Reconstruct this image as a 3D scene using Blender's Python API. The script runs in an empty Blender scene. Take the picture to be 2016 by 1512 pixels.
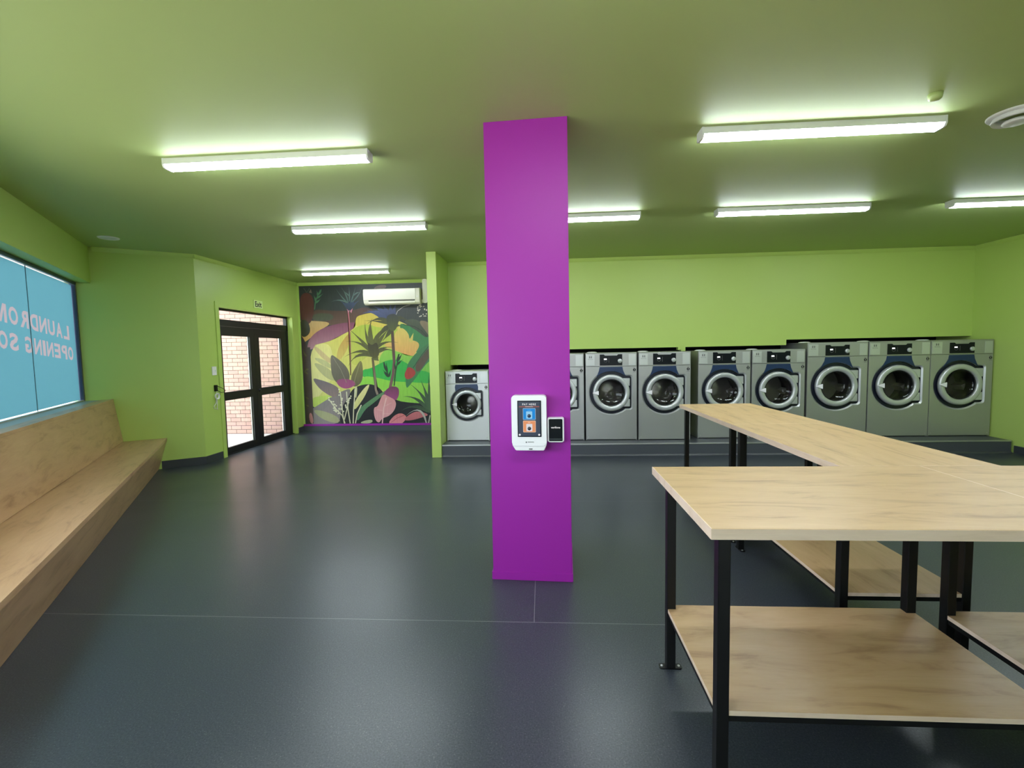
LIME_RGB = (185, 209, 110)
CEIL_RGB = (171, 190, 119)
CEIL_ROUGH = .58
CEIL_SPEC = 1.0
PURPLE_RGB = (156, 33, 160)
STEEL_RGB = (180, 180, 179)
STEEL_ROUGH = .42
STEEL_METAL = .72
OAK1 = (192, 157, 116)
OAK2 = (202, 169, 129)
OAK3 = (158, 124, 88)
BEN1 = (184, 146, 111)
BEN2 = (196, 160, 124)
BEN3 = (152, 116, 84)
FLOOR1 = (41, 45, 53)
FLOOR2 = (66, 71, 80)
FLOOR_R = .30
LED = 45.0
FILM = (.040, .103, .126, 1)
FILM_TXT = (.145, .115, .126, 1)
SKY = (.80, .91, 1.0, 1)
SKY_S = 5.6
EXPO = 0.40
LED_C = (.86, .95, 1, 1)
FX0 = 1.4
FX1 = 2.4
SUN = 23.0
SUN_D = (-.5, -.1, -.85)
MURAL = [
((74, 52, 48),(95, 66, 56),[-4353,2406,-4271,2395,-4182,2386,-4086,2378,-3982,2372,-3871,2367,-3768,2369,-3671,2378,-3582,2394,-3500,2417,-3428,2425,-3365,2418,-3313,2396,-3270,2360,-3261,2317,-3285,2267,-3343,2211,-3434,2149,-3520,2103,-3603,2073,-3681,2058,-3755,2060,-3837,2064,-3926,2072,-4022,2082,-4125,2095,-4216,2108,-4294,2121,-4359,2133,-4411,2145,-4449,2170,-4473,2209,-4483,2260,-4480,2325,-4457,2371,-4415,2398]),
((70, 74, 58),(70, 74, 58),[-4323,2332,-4219,2329,-4141,2319,-4090,2299,-4065,2272,-4067,2236,-4094,2209,-4147,2190,-4226,2180,-4330,2179,-4408,2188,-4460,2208,-4485,2237,-4483,2277,-4455,2306,-4402,2324]),
((200, 160, 100),(225, 165, 90),[-4730,2198,-4633,2195,-4534,2191,-4433,2184,-4331,2175,-4227,2164,-4168,2146,-4154,2120,-4186,2088,-4262,2048,-4335,2005,-4405,1960,-4471,1913,-4533,1864,-4590,1824,-4640,1792,-4685,1769,-4723,1756,-4735,1753,-4735,1761,-4735,1779,-4735,1809,-4735,1853,-4735,1911,-4735,1984,-4735,2071,-4735,2136,-4735,2178]),
((98, 46, 46),(78, 38, 38),[-4605,2736,-4553,2731,-4512,2710,-4481,2673,-4460,2621,-4450,2552,-4446,2485,-4448,2419,-4457,2353,-4471,2289,-4489,2234,-4511,2190,-4537,2155,-4567,2131,-4596,2119,-4626,2119,-4655,2133,-4683,2159,-4706,2196,-4723,2245,-4734,2306,-4735,2378,-4735,2448,-4734,2517,-4723,2583,-4707,2647,-4682,2694,-4648,2723]),
((48, 44, 34),(48, 44, 34),[-4679,2215,-4638,2206,-4604,2186,-4578,2153,-4558,2107,-4546,2049,-4547,1998,-4560,1955,-4587,1920,-4626,1891,-4660,1878,-4690,1878,-4716,1893,-4735,1923,-4735,1961,-4735,2008,-4735,2065,-4735,2130,-4735,2176,-4711,2204]),
((120, 58, 84),(176, 120, 138),[-4615,1702,-4600,1760,-4573,1816,-4533,1869,-4480,1921,-4414,1970,-4339,2013,-4257,2049,-4167,2078,-4069,2101,-3974,2119,-3880,2131,-3789,2138,-3700,2139,-3622,2138,-3556,2132,-3501,2124,-3457,2112,-3441,2096,-3453,2074,-3493,2048,-3561,2018,-3638,1984,-3725,1946,-3822,1905,-3928,1860,-4032,1817,-4135,1776,-4236,1736,-4335,1699,-4419,1669,-4488,1646,-4541,1632,-4579,1625,-4604,1635,-4616,1661]),
((214, 200, 92),(206, 208, 110),[-4454,1719,-4392,1731,-4332,1743,-4275,1756,-4219,1771,-4166,1785,-4113,1803,-4060,1825,-4007,1849,-3953,1877,-3898,1905,-3841,1932,-3782,1960,-3722,1987,-3676,2017,-3645,2048,-3629,2082,-3627,2118,-3624,2150,-3619,2179,-3612,2204,-3604,2225,-3585,2244,-3554,2261,-3513,2276,-3461,2289,-3407,2300,-3351,2309,-3294,2315,-3235,2320,-3177,2316,-3118,2303,-3061,2283,-3003,2255,-2942,2226,-2877,2196,-2809,2167,-2737,2136,-2652,2095,-2556,2043,-2447,1980,-2326,1906,-2236,1746,-2179,1500,-2153,1167,-2159,744,-2317,428,-2628,217,-3095,145,-3719,145,-4184,224,-4485,425,-4621,723,-4591,1116,-4554,1412,-4508,1613]),
((232, 222, 130),(222, 214, 140),[-4409,1725,-4316,1742,-4243,1737,-4187,1710,-4150,1662,-4130,1593,-4117,1516,-4110,1430,-4109,1336,-4114,1234,-4131,1140,-4161,1052,-4205,973,-4261,900,-4317,831,-4373,766,-4429,704,-4485,646,-4528,635,-4560,672,-4579,758,-4586,890,-4588,1028,-4585,1171,-4578,1319,-4566,1472,-4533,1591,-4481,1675]),
((206, 178, 70),(206, 188, 80),[-3627,2111,-3626,2147,-3621,2178,-3612,2206,-3600,2230,-3584,2249,-3547,2267,-3487,2282,-3405,2296,-3302,2307,-3210,2307,-3130,2297,-3061,2276,-3003,2245,-2948,2211,-2894,2175,-2843,2137,-2793,2097,-2773,2053,-2782,2005,-2820,1953,-2888,1897,-2954,1863,-3017,1850,-3077,1858,-3135,1888,-3192,1918,-3250,1948,-3308,1978,-3366,2008,-3420,2031,-3471,2046,-3519,2054,-3563,2055,-3596,2065,-3617,2084]),
((166, 182, 62),(196, 196, 84),[-3758,1911,-3719,1964,-3672,2008,-3619,2042,-3559,2068,-3492,2084,-3427,2091,-3364,2088,-3304,2075,-3246,2052,-3184,2036,-3118,2027,-3049,2026,-2975,2031,-2911,2028,-2856,2016,-2811,1995,-2776,1966,-2755,1930,-2750,1887,-2759,1837,-2783,1780,-2823,1731,-2880,1689,-2953,1655,-3042,1628,-3124,1600,-3199,1573,-3266,1545,-3327,1518,-3389,1483,-3454,1441,-3521,1391,-3590,1334,-3647,1306,-3692,1307,-3724,1337,-3744,1395,-3761,1461,-3777,1534,-3790,1613,-3801,1700,-3799,1779,-3785,1849]),
((186, 140, 66),(206, 180, 90),[-4016,1564,-3999,1614,-3976,1664,-3948,1714,-3914,1764,-3874,1814,-3840,1855,-3810,1887,-3786,1909,-3767,1923,-3754,1920,-3748,1898,-3748,1858,-3754,1801,-3767,1743,-3786,1686,-3812,1628,-3844,1571,-3876,1521,-3908,1478,-3939,1442,-3971,1414,-3995,1400,-4014,1400,-4027,1415,-4033,1444,-4033,1479,-4027,1518]),
((206, 180, 120),(206, 180, 120),[-4472,1689,-4447,1681,-4416,1664,-4379,1638,-4338,1602,-4291,1558,-4247,1517,-4206,1480,-4167,1447,-4131,1417,-4112,1393,-4109,1375,-4123,1362,-4153,1355,-4188,1361,-4229,1380,-4274,1412,-4324,1457,-4369,1501,-4408,1546,-4442,1590,-4470,1634,-4484,1665,-4485,1683]),
((52, 118, 66),(66, 130, 80),[-2676,2089,-2612,2066,-2550,2041,-2493,2015,-2439,1987,-2389,1958,-2340,1926,-2290,1893,-2240,1858,-2190,1821,-2154,1767,-2131,1695,-2121,1606,-2124,1498,-2141,1425,-2171,1386,-2215,1382,-2273,1412,-2326,1445,-2376,1482,-2422,1522,-2465,1566,-2507,1613,-2549,1664,-2591,1719,-2633,1777,-2669,1837,-2700,1898,-2725,1961,-2744,2026,-2743,2069,-2720,2090]),
((214, 190, 96),(232, 164, 92),[-2803,1967,-2769,1995,-2735,2007,-2700,2005,-2665,1987,-2630,1954,-2603,1921,-2584,1889,-2573,1856,-2571,1824,-2559,1798,-2538,1778,-2507,1764,-2467,1756,-2435,1744,-2410,1730,-2392,1711,-2382,1690,-2380,1665,-2387,1636,-2401,1604,-2424,1569,-2446,1537,-2468,1509,-2488,1484,-2507,1463,-2532,1452,-2563,1453,-2600,1464,-2643,1487,-2686,1508,-2730,1529,-2773,1549,-2816,1567,-2861,1586,-2908,1605,-2957,1624,-3008,1643,-3042,1661,-3060,1677,-3061,1693,-3046,1707,-3025,1718,-2999,1726,-2968,1732,-2931,1735,-2902,1749,-2881,1773,-2868,1809,-2862,1855,-2850,1897,-2830,1934]),
((214, 190, 96),(214, 190, 96),[-2588,1748,-2481,1911,-2508,1723]),
((142, 196, 74),(120, 196, 70),[-3112,1535,-3066,1578,-3021,1604,-2976,1614,-2932,1607,-2889,1585,-2840,1562,-2786,1537,-2726,1512,-2661,1485,-2598,1470,-2536,1465,-2475,1471,-2416,1488,-2360,1489,-2305,1476,-2253,1447,-2204,1403,-2167,1352,-2143,1294,-2133,1229,-2135,1158,-2202,1112,-2334,1092,-2532,1099,-2795,1132,-2993,1175,-3124,1228,-3188,1291,-3185,1363,-3171,1428,-3147,1485]),
((44, 168, 62),(58, 180, 70),[-3470,1222,-3429,1225,-3387,1233,-3344,1246,-3300,1264,-3255,1287,-3209,1309,-3164,1330,-3119,1349,-3074,1368,-3025,1382,-2973,1392,-2918,1398,-2859,1399,-2804,1394,-2753,1382,-2706,1364,-2663,1339,-2623,1314,-2588,1289,-2556,1264,-2527,1238,-2484,1215,-2426,1194,-2354,1176,-2266,1160,-2201,1133,-2159,1097,-2138,1050,-2140,992,-2163,951,-2208,926,-2274,918,-2362,927,-2457,934,-2559,941,-2669,947,-2787,953,-2894,962,-2989,974,-3074,990,-3147,1009,-3221,1025,-3294,1037,-3368,1045,-3442,1050,-3497,1064,-3531,1086,-3545,1117,-3540,1157,-3526,1188,-3503,1209]),
((140, 214, 66),(150, 206, 76),[-3590,944,-3569,1003,-3535,1046,-3490,1071,-3432,1080,-3362,1071,-3291,1060,-3219,1045,-3146,1027,-3073,1007,-2989,989,-2893,975,-2787,964,-2669,957,-2559,949,-2457,942,-2361,936,-2274,929,-2209,896,-2167,837,-2148,752,-2151,639,-2179,558,-2232,508,-2310,489,-2413,501,-2502,512,-2579,522,-2644,531,-2695,539,-2750,557,-2808,585,-2869,623,-2934,671,-3001,717,-3070,760,-3140,800,-3213,837,-3286,863,-3360,877,-3434,879,-3509,869,-3560,877,-3587,901]),
((190, 210, 84),(190, 210, 84),[-4575,547,-4576,599,-4564,639,-4540,669,-4503,686,-4454,693,-4402,700,-4346,707,-4289,713,-4228,720,-4187,719,-4164,711,-4161,697,-4177,675,-4205,649,-4244,620,-4295,588,-4357,552,-4411,523,-4458,501,-4496,487,-4527,480,-4550,488,-4566,510]),
((26, 28, 32),(20, 22, 26),[-3912,145,-3965,145,-4002,164,-4025,204,-4033,258,-4026,328,-4009,397,-3984,465,-3949,532,-3905,598,-3863,658,-3825,711,-3790,759,-3759,801,-3722,837,-3679,865,-3632,887,-3579,903,-3528,914,-3479,921,-3433,924,-3388,924,-3346,918,-3305,906,-3267,889,-3231,867,-3200,844,-3175,820,-3155,795,-3142,769,-3111,740,-3064,707,-3001,671,-2921,631,-2846,600,-2777,577,-2713,563,-2654,557,-2584,550,-2503,543,-2411,535,-2309,527,-2233,495,-2183,440,-2160,361,-2163,259,-2269,183,-2477,145,-2788,145,-3204,145,-3531,145,-3768,145]),
((122, 110, 112),(142, 130, 132),[-4609,246,-4601,323,-4573,395,-4524,460,-4455,518,-4365,570,-4283,618,-4207,661,-4139,700,-4077,735,-4017,765,-3960,791,-3904,812,-3851,830,-3813,833,-3791,822,-3785,796,-3794,756,-3810,715,-3833,673,-3862,630,-3898,587,-3928,543,-3952,499,-3971,455,-3984,411,-3997,364,-4009,314,-4019,262,-4029,206,-4073,165,-4150,145,-4260,145,-4404,145,-4510,147,-4578,187]),
((120, 110, 112),(142, 130, 132),[-4605,145,-4589,446,-4200,671,-4143,612,-4395,379,-4256,145]),
((160, 160, 116),(176, 170, 128),[-4507,426,-4461,422,-4415,414,-4366,403,-4315,389,-4263,372,-4215,354,-4170,334,-4128,313,-4090,290,-4062,267,-4045,243,-4039,218,-4043,192,-4059,174,-4086,165,-4126,165,-4177,173,-4228,185,-4279,202,-4331,224,-4383,251,-4429,279,-4469,311,-4503,344,-4532,380,-4542,406,-4534,421]),
((104, 92, 96),(132, 108, 108),[-4489,1054,-4439,1040,-4387,1025,-4332,1008,-4275,988,-4216,967,-4163,944,-4116,921,-4075,896,-4040,869,-4021,839,-4017,804,-4028,765,-4055,721,-4085,693,-4119,681,-4156,684,-4197,703,-4238,725,-4280,752,-4323,782,-4367,815,-4408,854,-4446,896,-4482,944,-4514,996,-4527,1031,-4518,1051]),
((176, 172, 112),(176, 172, 112),[-4449,1357,-4398,1341,-4348,1322,-4300,1300,-4254,1273,-4211,1243,-4171,1208,-4135,1167,-4104,1121,-4076,1069,-4067,1033,-4075,1011,-4102,1004,-4146,1012,-4191,1027,-4235,1050,-4279,1080,-4322,1117,-4363,1158,-4402,1203,-4440,1251,-4475,1303,-4488,1338,-4480,1356]),
((188, 184, 120),(188, 184, 120),[-4467,1461,-4429,1457,-4390,1449,-4350,1437,-4307,1422,-4263,1403,-4225,1379,-4192,1351,-4166,1319,-4145,1282,-4141,1258,-4152,1248,-4180,1250,-4225,1265,-4272,1288,-4323,1318,-4378,1356,-4436,1400,-4470,1433,-4480,1453]),
((104, 96, 84),(88, 80, 66),[-4112,1508,-4084,1490,-4055,1470,-4023,1445,-3989,1418,-3953,1387,-3921,1356,-3891,1326,-3865,1296,-3843,1266,-3824,1234,-3809,1199,-3797,1162,-3789,1121,-3788,1081,-3795,1041,-3808,1001,-3828,961,-3855,933,-3887,918,-3926,914,-3971,921,-4011,937,-4046,959,-4078,989,-4105,1026,-4126,1068,-4142,1116,-4152,1169,-4157,1228,-4160,1285,-4161,1342,-4160,1397,-4157,1452,-4148,1488,-4133,1507]),
((120, 112, 64),(92, 84, 60),[-3735,1135,-3713,1175,-3688,1217,-3659,1262,-3627,1310,-3591,1360,-3563,1382,-3541,1376,-3527,1342,-3520,1281,-3517,1221,-3517,1165,-3520,1112,-3528,1061,-3540,1016,-3558,977,-3581,943,-3609,916,-3636,897,-3663,886,-3690,882,-3716,887,-3736,902,-3751,927,-3759,962,-3763,1008,-3760,1051,-3750,1094]),
((142, 62, 106),(160, 70, 120),[-4017,1023,-3975,1033,-3931,1038,-3884,1037,-3835,1031,-3783,1019,-3741,1005,-3710,988,-3690,968,-3680,946,-3683,925,-3701,903,-3733,881,-3779,860,-3823,847,-3866,843,-3908,848,-3949,861,-3984,878,-4013,901,-4036,928,-4053,960,-4056,986,-4043,1007]),
((140, 134, 112),(140, 134, 112),[-4107,1458,-3968,1223,-3861,958,-3852,962,-3960,1226,-4099,1462]),
((150, 142, 96),(150, 142, 96),[-3569,1364,-3643,1162,-3711,959,-3703,956,-3634,1159,-3560,1362]),
((190, 100, 116),(96, 70, 44),[-3774,2403,-3762,2145,-3758,1829,-3770,1424,-3778,1105,-3754,1105,-3746,1424,-3734,1829,-3738,2146,-3751,2405]),
((196, 120, 140),(196, 120, 140),[-3797,2434,-3760,2318,-3734,2375,-3701,2317,-3657,2444,-3703,2403,-3731,2446,-3762,2404]),
((56, 70, 104),(40, 48, 66),[-3719,2384,-3738,2428,-3763,2467,-3793,2497,-3827,2519,-3860,2536,-3889,2554,-3918,2566,-3918,2565,-3893,2547,-3869,2526,-3849,2498,-3831,2465,-3809,2433,-3782,2400,-3749,2366]),
((56, 70, 104),(40, 48, 66),[-3718,2381,-3725,2424,-3738,2463,-3757,2497,-3782,2526,-3805,2552,-3823,2578,-3842,2601,-3843,2600,-3830,2574,-3817,2546,-3809,2513,-3802,2477,-3791,2441,-3774,2405,-3751,2369]),
((56, 70, 104),(40, 48, 66),[-3718,2368,-3692,2404,-3671,2439,-3657,2474,-3647,2510,-3636,2544,-3621,2573,-3606,2600,-3606,2600,-3627,2577,-3648,2551,-3673,2525,-3700,2496,-3723,2463,-3739,2424,-3750,2381]),
((56, 70, 104),(40, 48, 66),[-3720,2365,-3685,2398,-3654,2429,-3630,2460,-3609,2492,-3587,2519,-3560,2538,-3534,2555,-3535,2556,-3564,2545,-3594,2529,-3629,2513,-3665,2493,-3698,2465,-3725,2428,-3748,2384]),
((56, 70, 104),(40, 48, 66),[-3717,2372,-3700,2410,-3690,2449,-3686,2487,-3687,2525,-3688,2562,-3682,2597,-3678,2630,-3679,2630,-3690,2598,-3701,2564,-3717,2531,-3734,2496,-3746,2459,-3752,2419,-3751,2378]),
((56, 70, 104),(40, 48, 66),[-3717,2377,-3713,2418,-3715,2458,-3724,2495,-3738,2529,-3751,2563,-3758,2596,-3767,2627,-3768,2627,-3766,2595,-3764,2561,-3768,2525,-3772,2488,-3772,2450,-3765,2412,-3751,2373]),
((92, 118, 112),(70, 94, 90),[-3752,2524,-3782,2554,-3814,2587,-3849,2622,-3886,2661,-3923,2705,-3959,2755,-3995,2810,-3996,2810,-3962,2753,-3928,2702,-3897,2653,-3866,2608,-3833,2570,-3798,2538,-3762,2512]),
((92, 118, 112),(70, 94, 90),[-3749,2534,-3754,2580,-3764,2625,-3782,2669,-3805,2711,-3832,2753,-3859,2795,-3891,2835,-3891,2835,-3862,2793,-3837,2750,-3818,2706,-3803,2661,-3789,2618,-3776,2575,-3764,2531]),
((92, 118, 112),(70, 94, 90),[-3719,2546,-3713,2594,-3711,2640,-3712,2685,-3717,2728,-3721,2768,-3724,2808,-3728,2845,-3728,2845,-3728,2807,-3727,2768,-3730,2727,-3734,2685,-3737,2640,-3736,2594,-3734,2546]),
((92, 118, 112),(70, 94, 90),[-3690,2528,-3669,2571,-3650,2614,-3636,2658,-3626,2702,-3616,2745,-3605,2786,-3596,2827,-3596,2827,-3609,2787,-3622,2746,-3639,2706,-3657,2665,-3675,2623,-3690,2579,-3705,2534]),
((92, 118, 112),(70, 94, 90),[-3678,2525,-3630,2559,-3587,2597,-3552,2639,-3524,2683,-3500,2729,-3479,2775,-3464,2823,-3464,2823,-3483,2777,-3506,2732,-3535,2690,-3569,2652,-3606,2614,-3645,2575,-3688,2537]),
((92, 118, 112),(70, 94, 90),[-3768,2525,-3812,2555,-3860,2575,-3910,2584,-3960,2584,-4010,2576,-4061,2563,-4112,2542,-4112,2542,-4060,2559,-4009,2570,-3960,2571,-3914,2563,-3868,2551,-3823,2534,-3777,2512]),
((92, 118, 112),(70, 94, 90),[-3702,2636,-3723,2663,-3744,2685,-3765,2703,-3787,2717,-3806,2729,-3821,2740,-3836,2749,-3836,2748,-3824,2737,-3810,2725,-3796,2708,-3781,2688,-3762,2668,-3740,2647,-3714,2626]),
((92, 118, 112),(70, 94, 90),[-3627,2653,-3606,2671,-3588,2685,-3571,2696,-3553,2705,-3532,2708,-3509,2705,-3484,2696,-3484,2696,-3508,2708,-3531,2714,-3555,2718,-3579,2715,-3603,2705,-3623,2687,-3639,2662]),
((70, 116, 84),(70, 116, 84),[-4427,2405,-4398,2561,-4349,2673,-4284,2785,-4302,2794,-4368,2681,-4419,2566,-4447,2408]),
((74, 122, 86),(74, 122, 86),[-4391,2565,-4388,2585,-4389,2605,-4397,2624,-4410,2641,-4423,2658,-4434,2676,-4447,2694,-4447,2694,-4438,2674,-4431,2655,-4428,2634,-4428,2615,-4426,2597,-4421,2580,-4414,2563]),
((74, 122, 86),(74, 122, 86),[-4385,2611,-4357,2620,-4332,2633,-4311,2649,-4294,2668,-4278,2686,-4261,2701,-4246,2717,-4246,2717,-4264,2705,-4283,2693,-4305,2683,-4329,2675,-4352,2663,-4374,2648,-4396,2630]),
((74, 122, 86),(74, 122, 86),[-4340,2684,-4319,2699,-4302,2716,-4290,2736,-4282,2758,-4276,2779,-4268,2798,-4262,2817,-4262,2817,-4272,2800,-4283,2783,-4299,2768,-4316,2754,-4331,2738,-4345,2720,-4357,2699]),
((74, 122, 86),(74, 122, 86),[-4404,2526,-4381,2533,-4361,2544,-4345,2558,-4333,2575,-4322,2591,-4311,2605,-4301,2618,-4302,2618,-4315,2608,-4328,2597,-4345,2590,-4364,2583,-4382,2574,-4399,2561,-4416,2545]),
((74, 122, 86),(74, 122, 86),[-4347,2676,-4340,2692,-4339,2708,-4344,2723,-4354,2737,-4365,2750,-4373,2764,-4383,2778,-4383,2778,-4377,2762,-4373,2747,-4373,2732,-4376,2717,-4377,2704,-4374,2691,-4370,2678]),
((70, 80, 70),(70, 80, 70),[-4642,2823,-4586,2736,-4571,2745,-4626,2832]),
((70, 80, 70),(70, 80, 70),[-4522,2829,-4586,2745,-4572,2735,-4508,2819]),
((130, 104, 98),(130, 104, 98),[-4534,2739,-4492,2807,-4472,2726]),
((120, 96, 92),(84, 80, 84),[-3201,2811,-3171,2826,-3138,2836,-3101,2842,-3061,2844,-3017,2841,-2992,2832,-2985,2817,-2997,2796,-3027,2769,-3059,2747,-3092,2730,-3128,2718,-3164,2712,-3194,2713,-3215,2721,-3229,2735,-3236,2757,-3233,2776,-3222,2795]),
((66, 74, 118),(52, 58, 88),[-2979,2210,-3029,2279,-3095,2330,-3172,2356,-3253,2357,-3331,2347,-3408,2336,-3486,2312,-3486,2311,-3405,2320,-3331,2320,-3265,2297,-3209,2262,-3156,2228,-3098,2197,-3032,2161]),
((66, 74, 118),(52, 58, 88),[-2945,2203,-2971,2276,-3009,2337,-3059,2379,-3117,2404,-3170,2418,-3216,2432,-3260,2435,-3260,2434,-3221,2417,-3184,2395,-3156,2356,-3133,2309,-3103,2263,-3061,2217,-3008,2167]),
((66, 74, 118),(52, 58, 88),[-2926,2191,-2920,2252,-2929,2307,-2954,2353,-2990,2390,-3026,2420,-3053,2450,-3082,2473,-3083,2472,-3066,2440,-3050,2406,-3047,2364,-3050,2318,-3044,2273,-3026,2227,-2997,2178]),
((66, 74, 118),(52, 58, 88),[-2897,2180,-2873,2227,-2863,2274,-2869,2320,-2887,2365,-2904,2406,-2911,2445,-2921,2482,-2922,2482,-2927,2445,-2932,2406,-2950,2365,-2971,2324,-2983,2282,-2981,2236,-2968,2188]),
((66, 74, 118),(52, 58, 88),[-2868,2174,-2837,2216,-2818,2259,-2813,2304,-2820,2350,-2824,2392,-2817,2430,-2813,2465,-2814,2466,-2833,2435,-2850,2400,-2879,2367,-2911,2332,-2933,2292,-2941,2245,-2938,2193]),
((66, 74, 118),(52, 58, 88),[-2953,2183,-2994,2238,-3046,2282,-3109,2310,-3178,2324,-3247,2336,-3312,2354,-3380,2367,-3381,2365,-3318,2339,-3258,2311,-3207,2269,-3161,2223,-3114,2185,-3061,2155,-3002,2130]),
((44, 46, 50),(56, 60, 58),[-2814,2263,-2795,2298,-2771,2329,-2742,2357,-2710,2381,-2673,2402,-2634,2418,-2593,2430,-2551,2439,-2507,2443,-2464,2442,-2421,2433,-2378,2419,-2335,2398,-2292,2368,-2250,2329,-2208,2280,-2167,2222,-2136,2172,-2115,2129,-2106,2093,-2106,2065,-2120,2044,-2146,2030,-2184,2024,-2235,2025,-2285,2032,-2336,2044,-2386,2061,-2436,2083,-2485,2100,-2532,2112,-2577,2118,-2621,2120,-2663,2126,-2705,2138,-2745,2154,-2785,2177,-2809,2202,-2819,2231]),
((72, 78, 62),(54, 62, 52),[-2597,2163,-2539,2173,-2484,2173,-2433,2165,-2387,2148,-2344,2122,-2304,2090,-2267,2052,-2233,2007,-2202,1957,-2184,1914,-2178,1878,-2184,1850,-2203,1829,-2228,1822,-2258,1830,-2295,1852,-2337,1889,-2380,1923,-2422,1954,-2465,1982,-2508,2008,-2547,2034,-2583,2060,-2615,2086,-2643,2111,-2649,2133,-2634,2150]),
((136, 112, 92),(116, 104, 84),[-2329,2141,-2285,2140,-2246,2132,-2210,2117,-2178,2095,-2150,2066,-2129,2026,-2117,1976,-2111,1916,-2113,1845,-2120,1800,-2132,1783,-2148,1792,-2168,1828,-2196,1871,-2231,1922,-2272,1980,-2321,2045,-2347,2094,-2349,2126]),
((170, 160, 160),(170, 160, 160),[-2839,2194,-2776,2333,-2659,2414,-2527,2447,-2530,2458,-2663,2424,-2785,2340,-2850,2198]),
((40, 44, 40),(40, 44, 40),[-2689,2073,-2458,2025,-2317,1937,-2220,1822,-2211,1829,-2310,1946,-2454,2036,-2686,2084]),
((70, 50, 44),(126, 84, 86),[-2931,2039,-2922,1810,-2916,1580,-2912,1352,-2941,1124,-2986,952,-3021,807,-2966,796,-2931,940,-2886,1115,-2857,1350,-2860,1582,-2866,1813,-2875,2042]),
((58, 58, 40),(84, 88, 44),[-2906,2114,-2969,2175,-3041,2214,-3120,2226,-3198,2212,-3272,2181,-3347,2140,-3422,2081,-3421,2081,-3341,2132,-3266,2165,-3193,2174,-3127,2165,-3067,2146,-3005,2120,-2936,2082]),
((58, 58, 40),(84, 88, 44),[-2930,2098,-2985,2126,-3048,2146,-3117,2157,-3193,2161,-3273,2163,-3357,2167,-3448,2168,-3448,2167,-3358,2160,-3274,2152,-3197,2135,-3126,2115,-3061,2097,-3000,2083,-2942,2070]),
((58, 58, 40),(84, 88, 44),[-2887,2109,-2835,2138,-2793,2159,-2760,2177,-2725,2193,-2684,2196,-2642,2178,-2598,2147,-2597,2148,-2635,2187,-2677,2214,-2721,2237,-2774,2247,-2831,2233,-2881,2197,-2924,2144]),
((58, 58, 40),(84, 88, 44),[-2885,2080,-2840,2088,-2800,2103,-2767,2127,-2741,2156,-2719,2184,-2698,2209,-2682,2235,-2682,2235,-2705,2214,-2729,2195,-2760,2181,-2794,2171,-2828,2158,-2862,2139,-2898,2115]),
((58, 58, 40),(84, 88, 44),[-2873,2024,-2843,2026,-2817,2029,-2793,2035,-2768,2044,-2741,2048,-2716,2043,-2689,2035,-2689,2036,-2713,2050,-2738,2060,-2765,2073,-2794,2083,-2826,2084,-2857,2074,-2886,2056]),
((58, 58, 40),(84, 88, 44),[-2882,2143,-2822,2167,-2766,2178,-2711,2180,-2650,2170,-2586,2143,-2522,2095,-2456,2030,-2456,2030,-2518,2099,-2580,2151,-2641,2192,-2704,2218,-2771,2222,-2837,2204,-2897,2165]),
((58, 58, 40),(84, 88, 44),[-2937,2070,-2998,2075,-3058,2049,-3106,1998,-3143,1928,-3179,1847,-3222,1755,-3263,1647,-3262,1646,-3209,1750,-3159,1836,-3102,1900,-3046,1943,-3002,1972,-2970,1994,-2939,2013]),
((58, 58, 40),(84, 88, 44),[-2932,2024,-2966,1991,-2994,1957,-3014,1917,-3031,1874,-3052,1831,-3081,1795,-3111,1759,-3110,1758,-3072,1787,-3037,1819,-2996,1846,-2956,1875,-2922,1911,-2900,1953,-2887,2000]),
((44, 44, 44),(78, 84, 44),[-2925,2280,-2874,2286,-2833,2279,-2803,2261,-2783,2230,-2773,2187,-2771,2144,-2776,2102,-2789,2059,-2809,2017,-2830,1985,-2853,1964,-2877,1954,-2903,1955,-2926,1964,-2947,1982,-2967,2010,-2984,2046,-2996,2084,-3003,2123,-3006,2164,-3005,2207,-2991,2241,-2964,2265]),
((84, 72, 44),(150, 130, 116),[-3334,1443,-3316,1240,-3302,1066,-3294,817,-3262,711,-3219,724,-3250,823,-3257,1069,-3271,1244,-3290,1448]),
((72, 70, 42),(96, 98, 50),[-3271,1596,-3279,1723,-3288,1834,-3301,1931,-3315,2016,-3319,2091,-3305,2154,-3283,2206,-3284,2207,-3317,2158,-3341,2095,-3366,2019,-3385,1928,-3386,1824,-3366,1708,-3329,1583]),
((72, 70, 42),(96, 98, 50),[-3306,1613,-3332,1694,-3358,1771,-3384,1845,-3410,1917,-3428,1991,-3434,2065,-3434,2138,-3434,2139,-3442,2065,-3443,1989,-3443,1912,-3437,1831,-3418,1751,-3385,1672,-3340,1596]),
((72, 70, 42),(96, 98, 50),[-3265,1598,-3228,1682,-3196,1757,-3170,1827,-3145,1894,-3112,1955,-3064,2002,-3011,2042,-3011,2043,-3072,2012,-3128,1970,-3186,1923,-3243,1865,-3286,1792,-3312,1705,-3323,1609]),
((72, 70, 42),(96, 98, 50),[-3259,1577,-3199,1649,-3146,1720,-3101,1792,-3062,1863,-3020,1930,-2971,1987,-2923,2041,-2924,2041,-2979,1994,-3034,1942,-3094,1889,-3156,1831,-3212,1764,-3260,1687,-3300,1601]),
((72, 70, 42),(96, 98, 50),[-3310,1573,-3361,1646,-3419,1716,-3485,1781,-3558,1841,-3632,1902,-3704,1967,-3779,2032,-3779,2031,-3710,1961,-3642,1892,-3582,1818,-3525,1744,-3467,1674,-3404,1610,-3340,1549]),
((72, 70, 42),(96, 98, 50),[-3312,1542,-3365,1619,-3429,1681,-3503,1726,-3582,1754,-3664,1769,-3748,1778,-3835,1774,-3835,1773,-3748,1770,-3667,1756,-3594,1726,-3528,1685,-3466,1637,-3404,1584,-3340,1522]),
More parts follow.
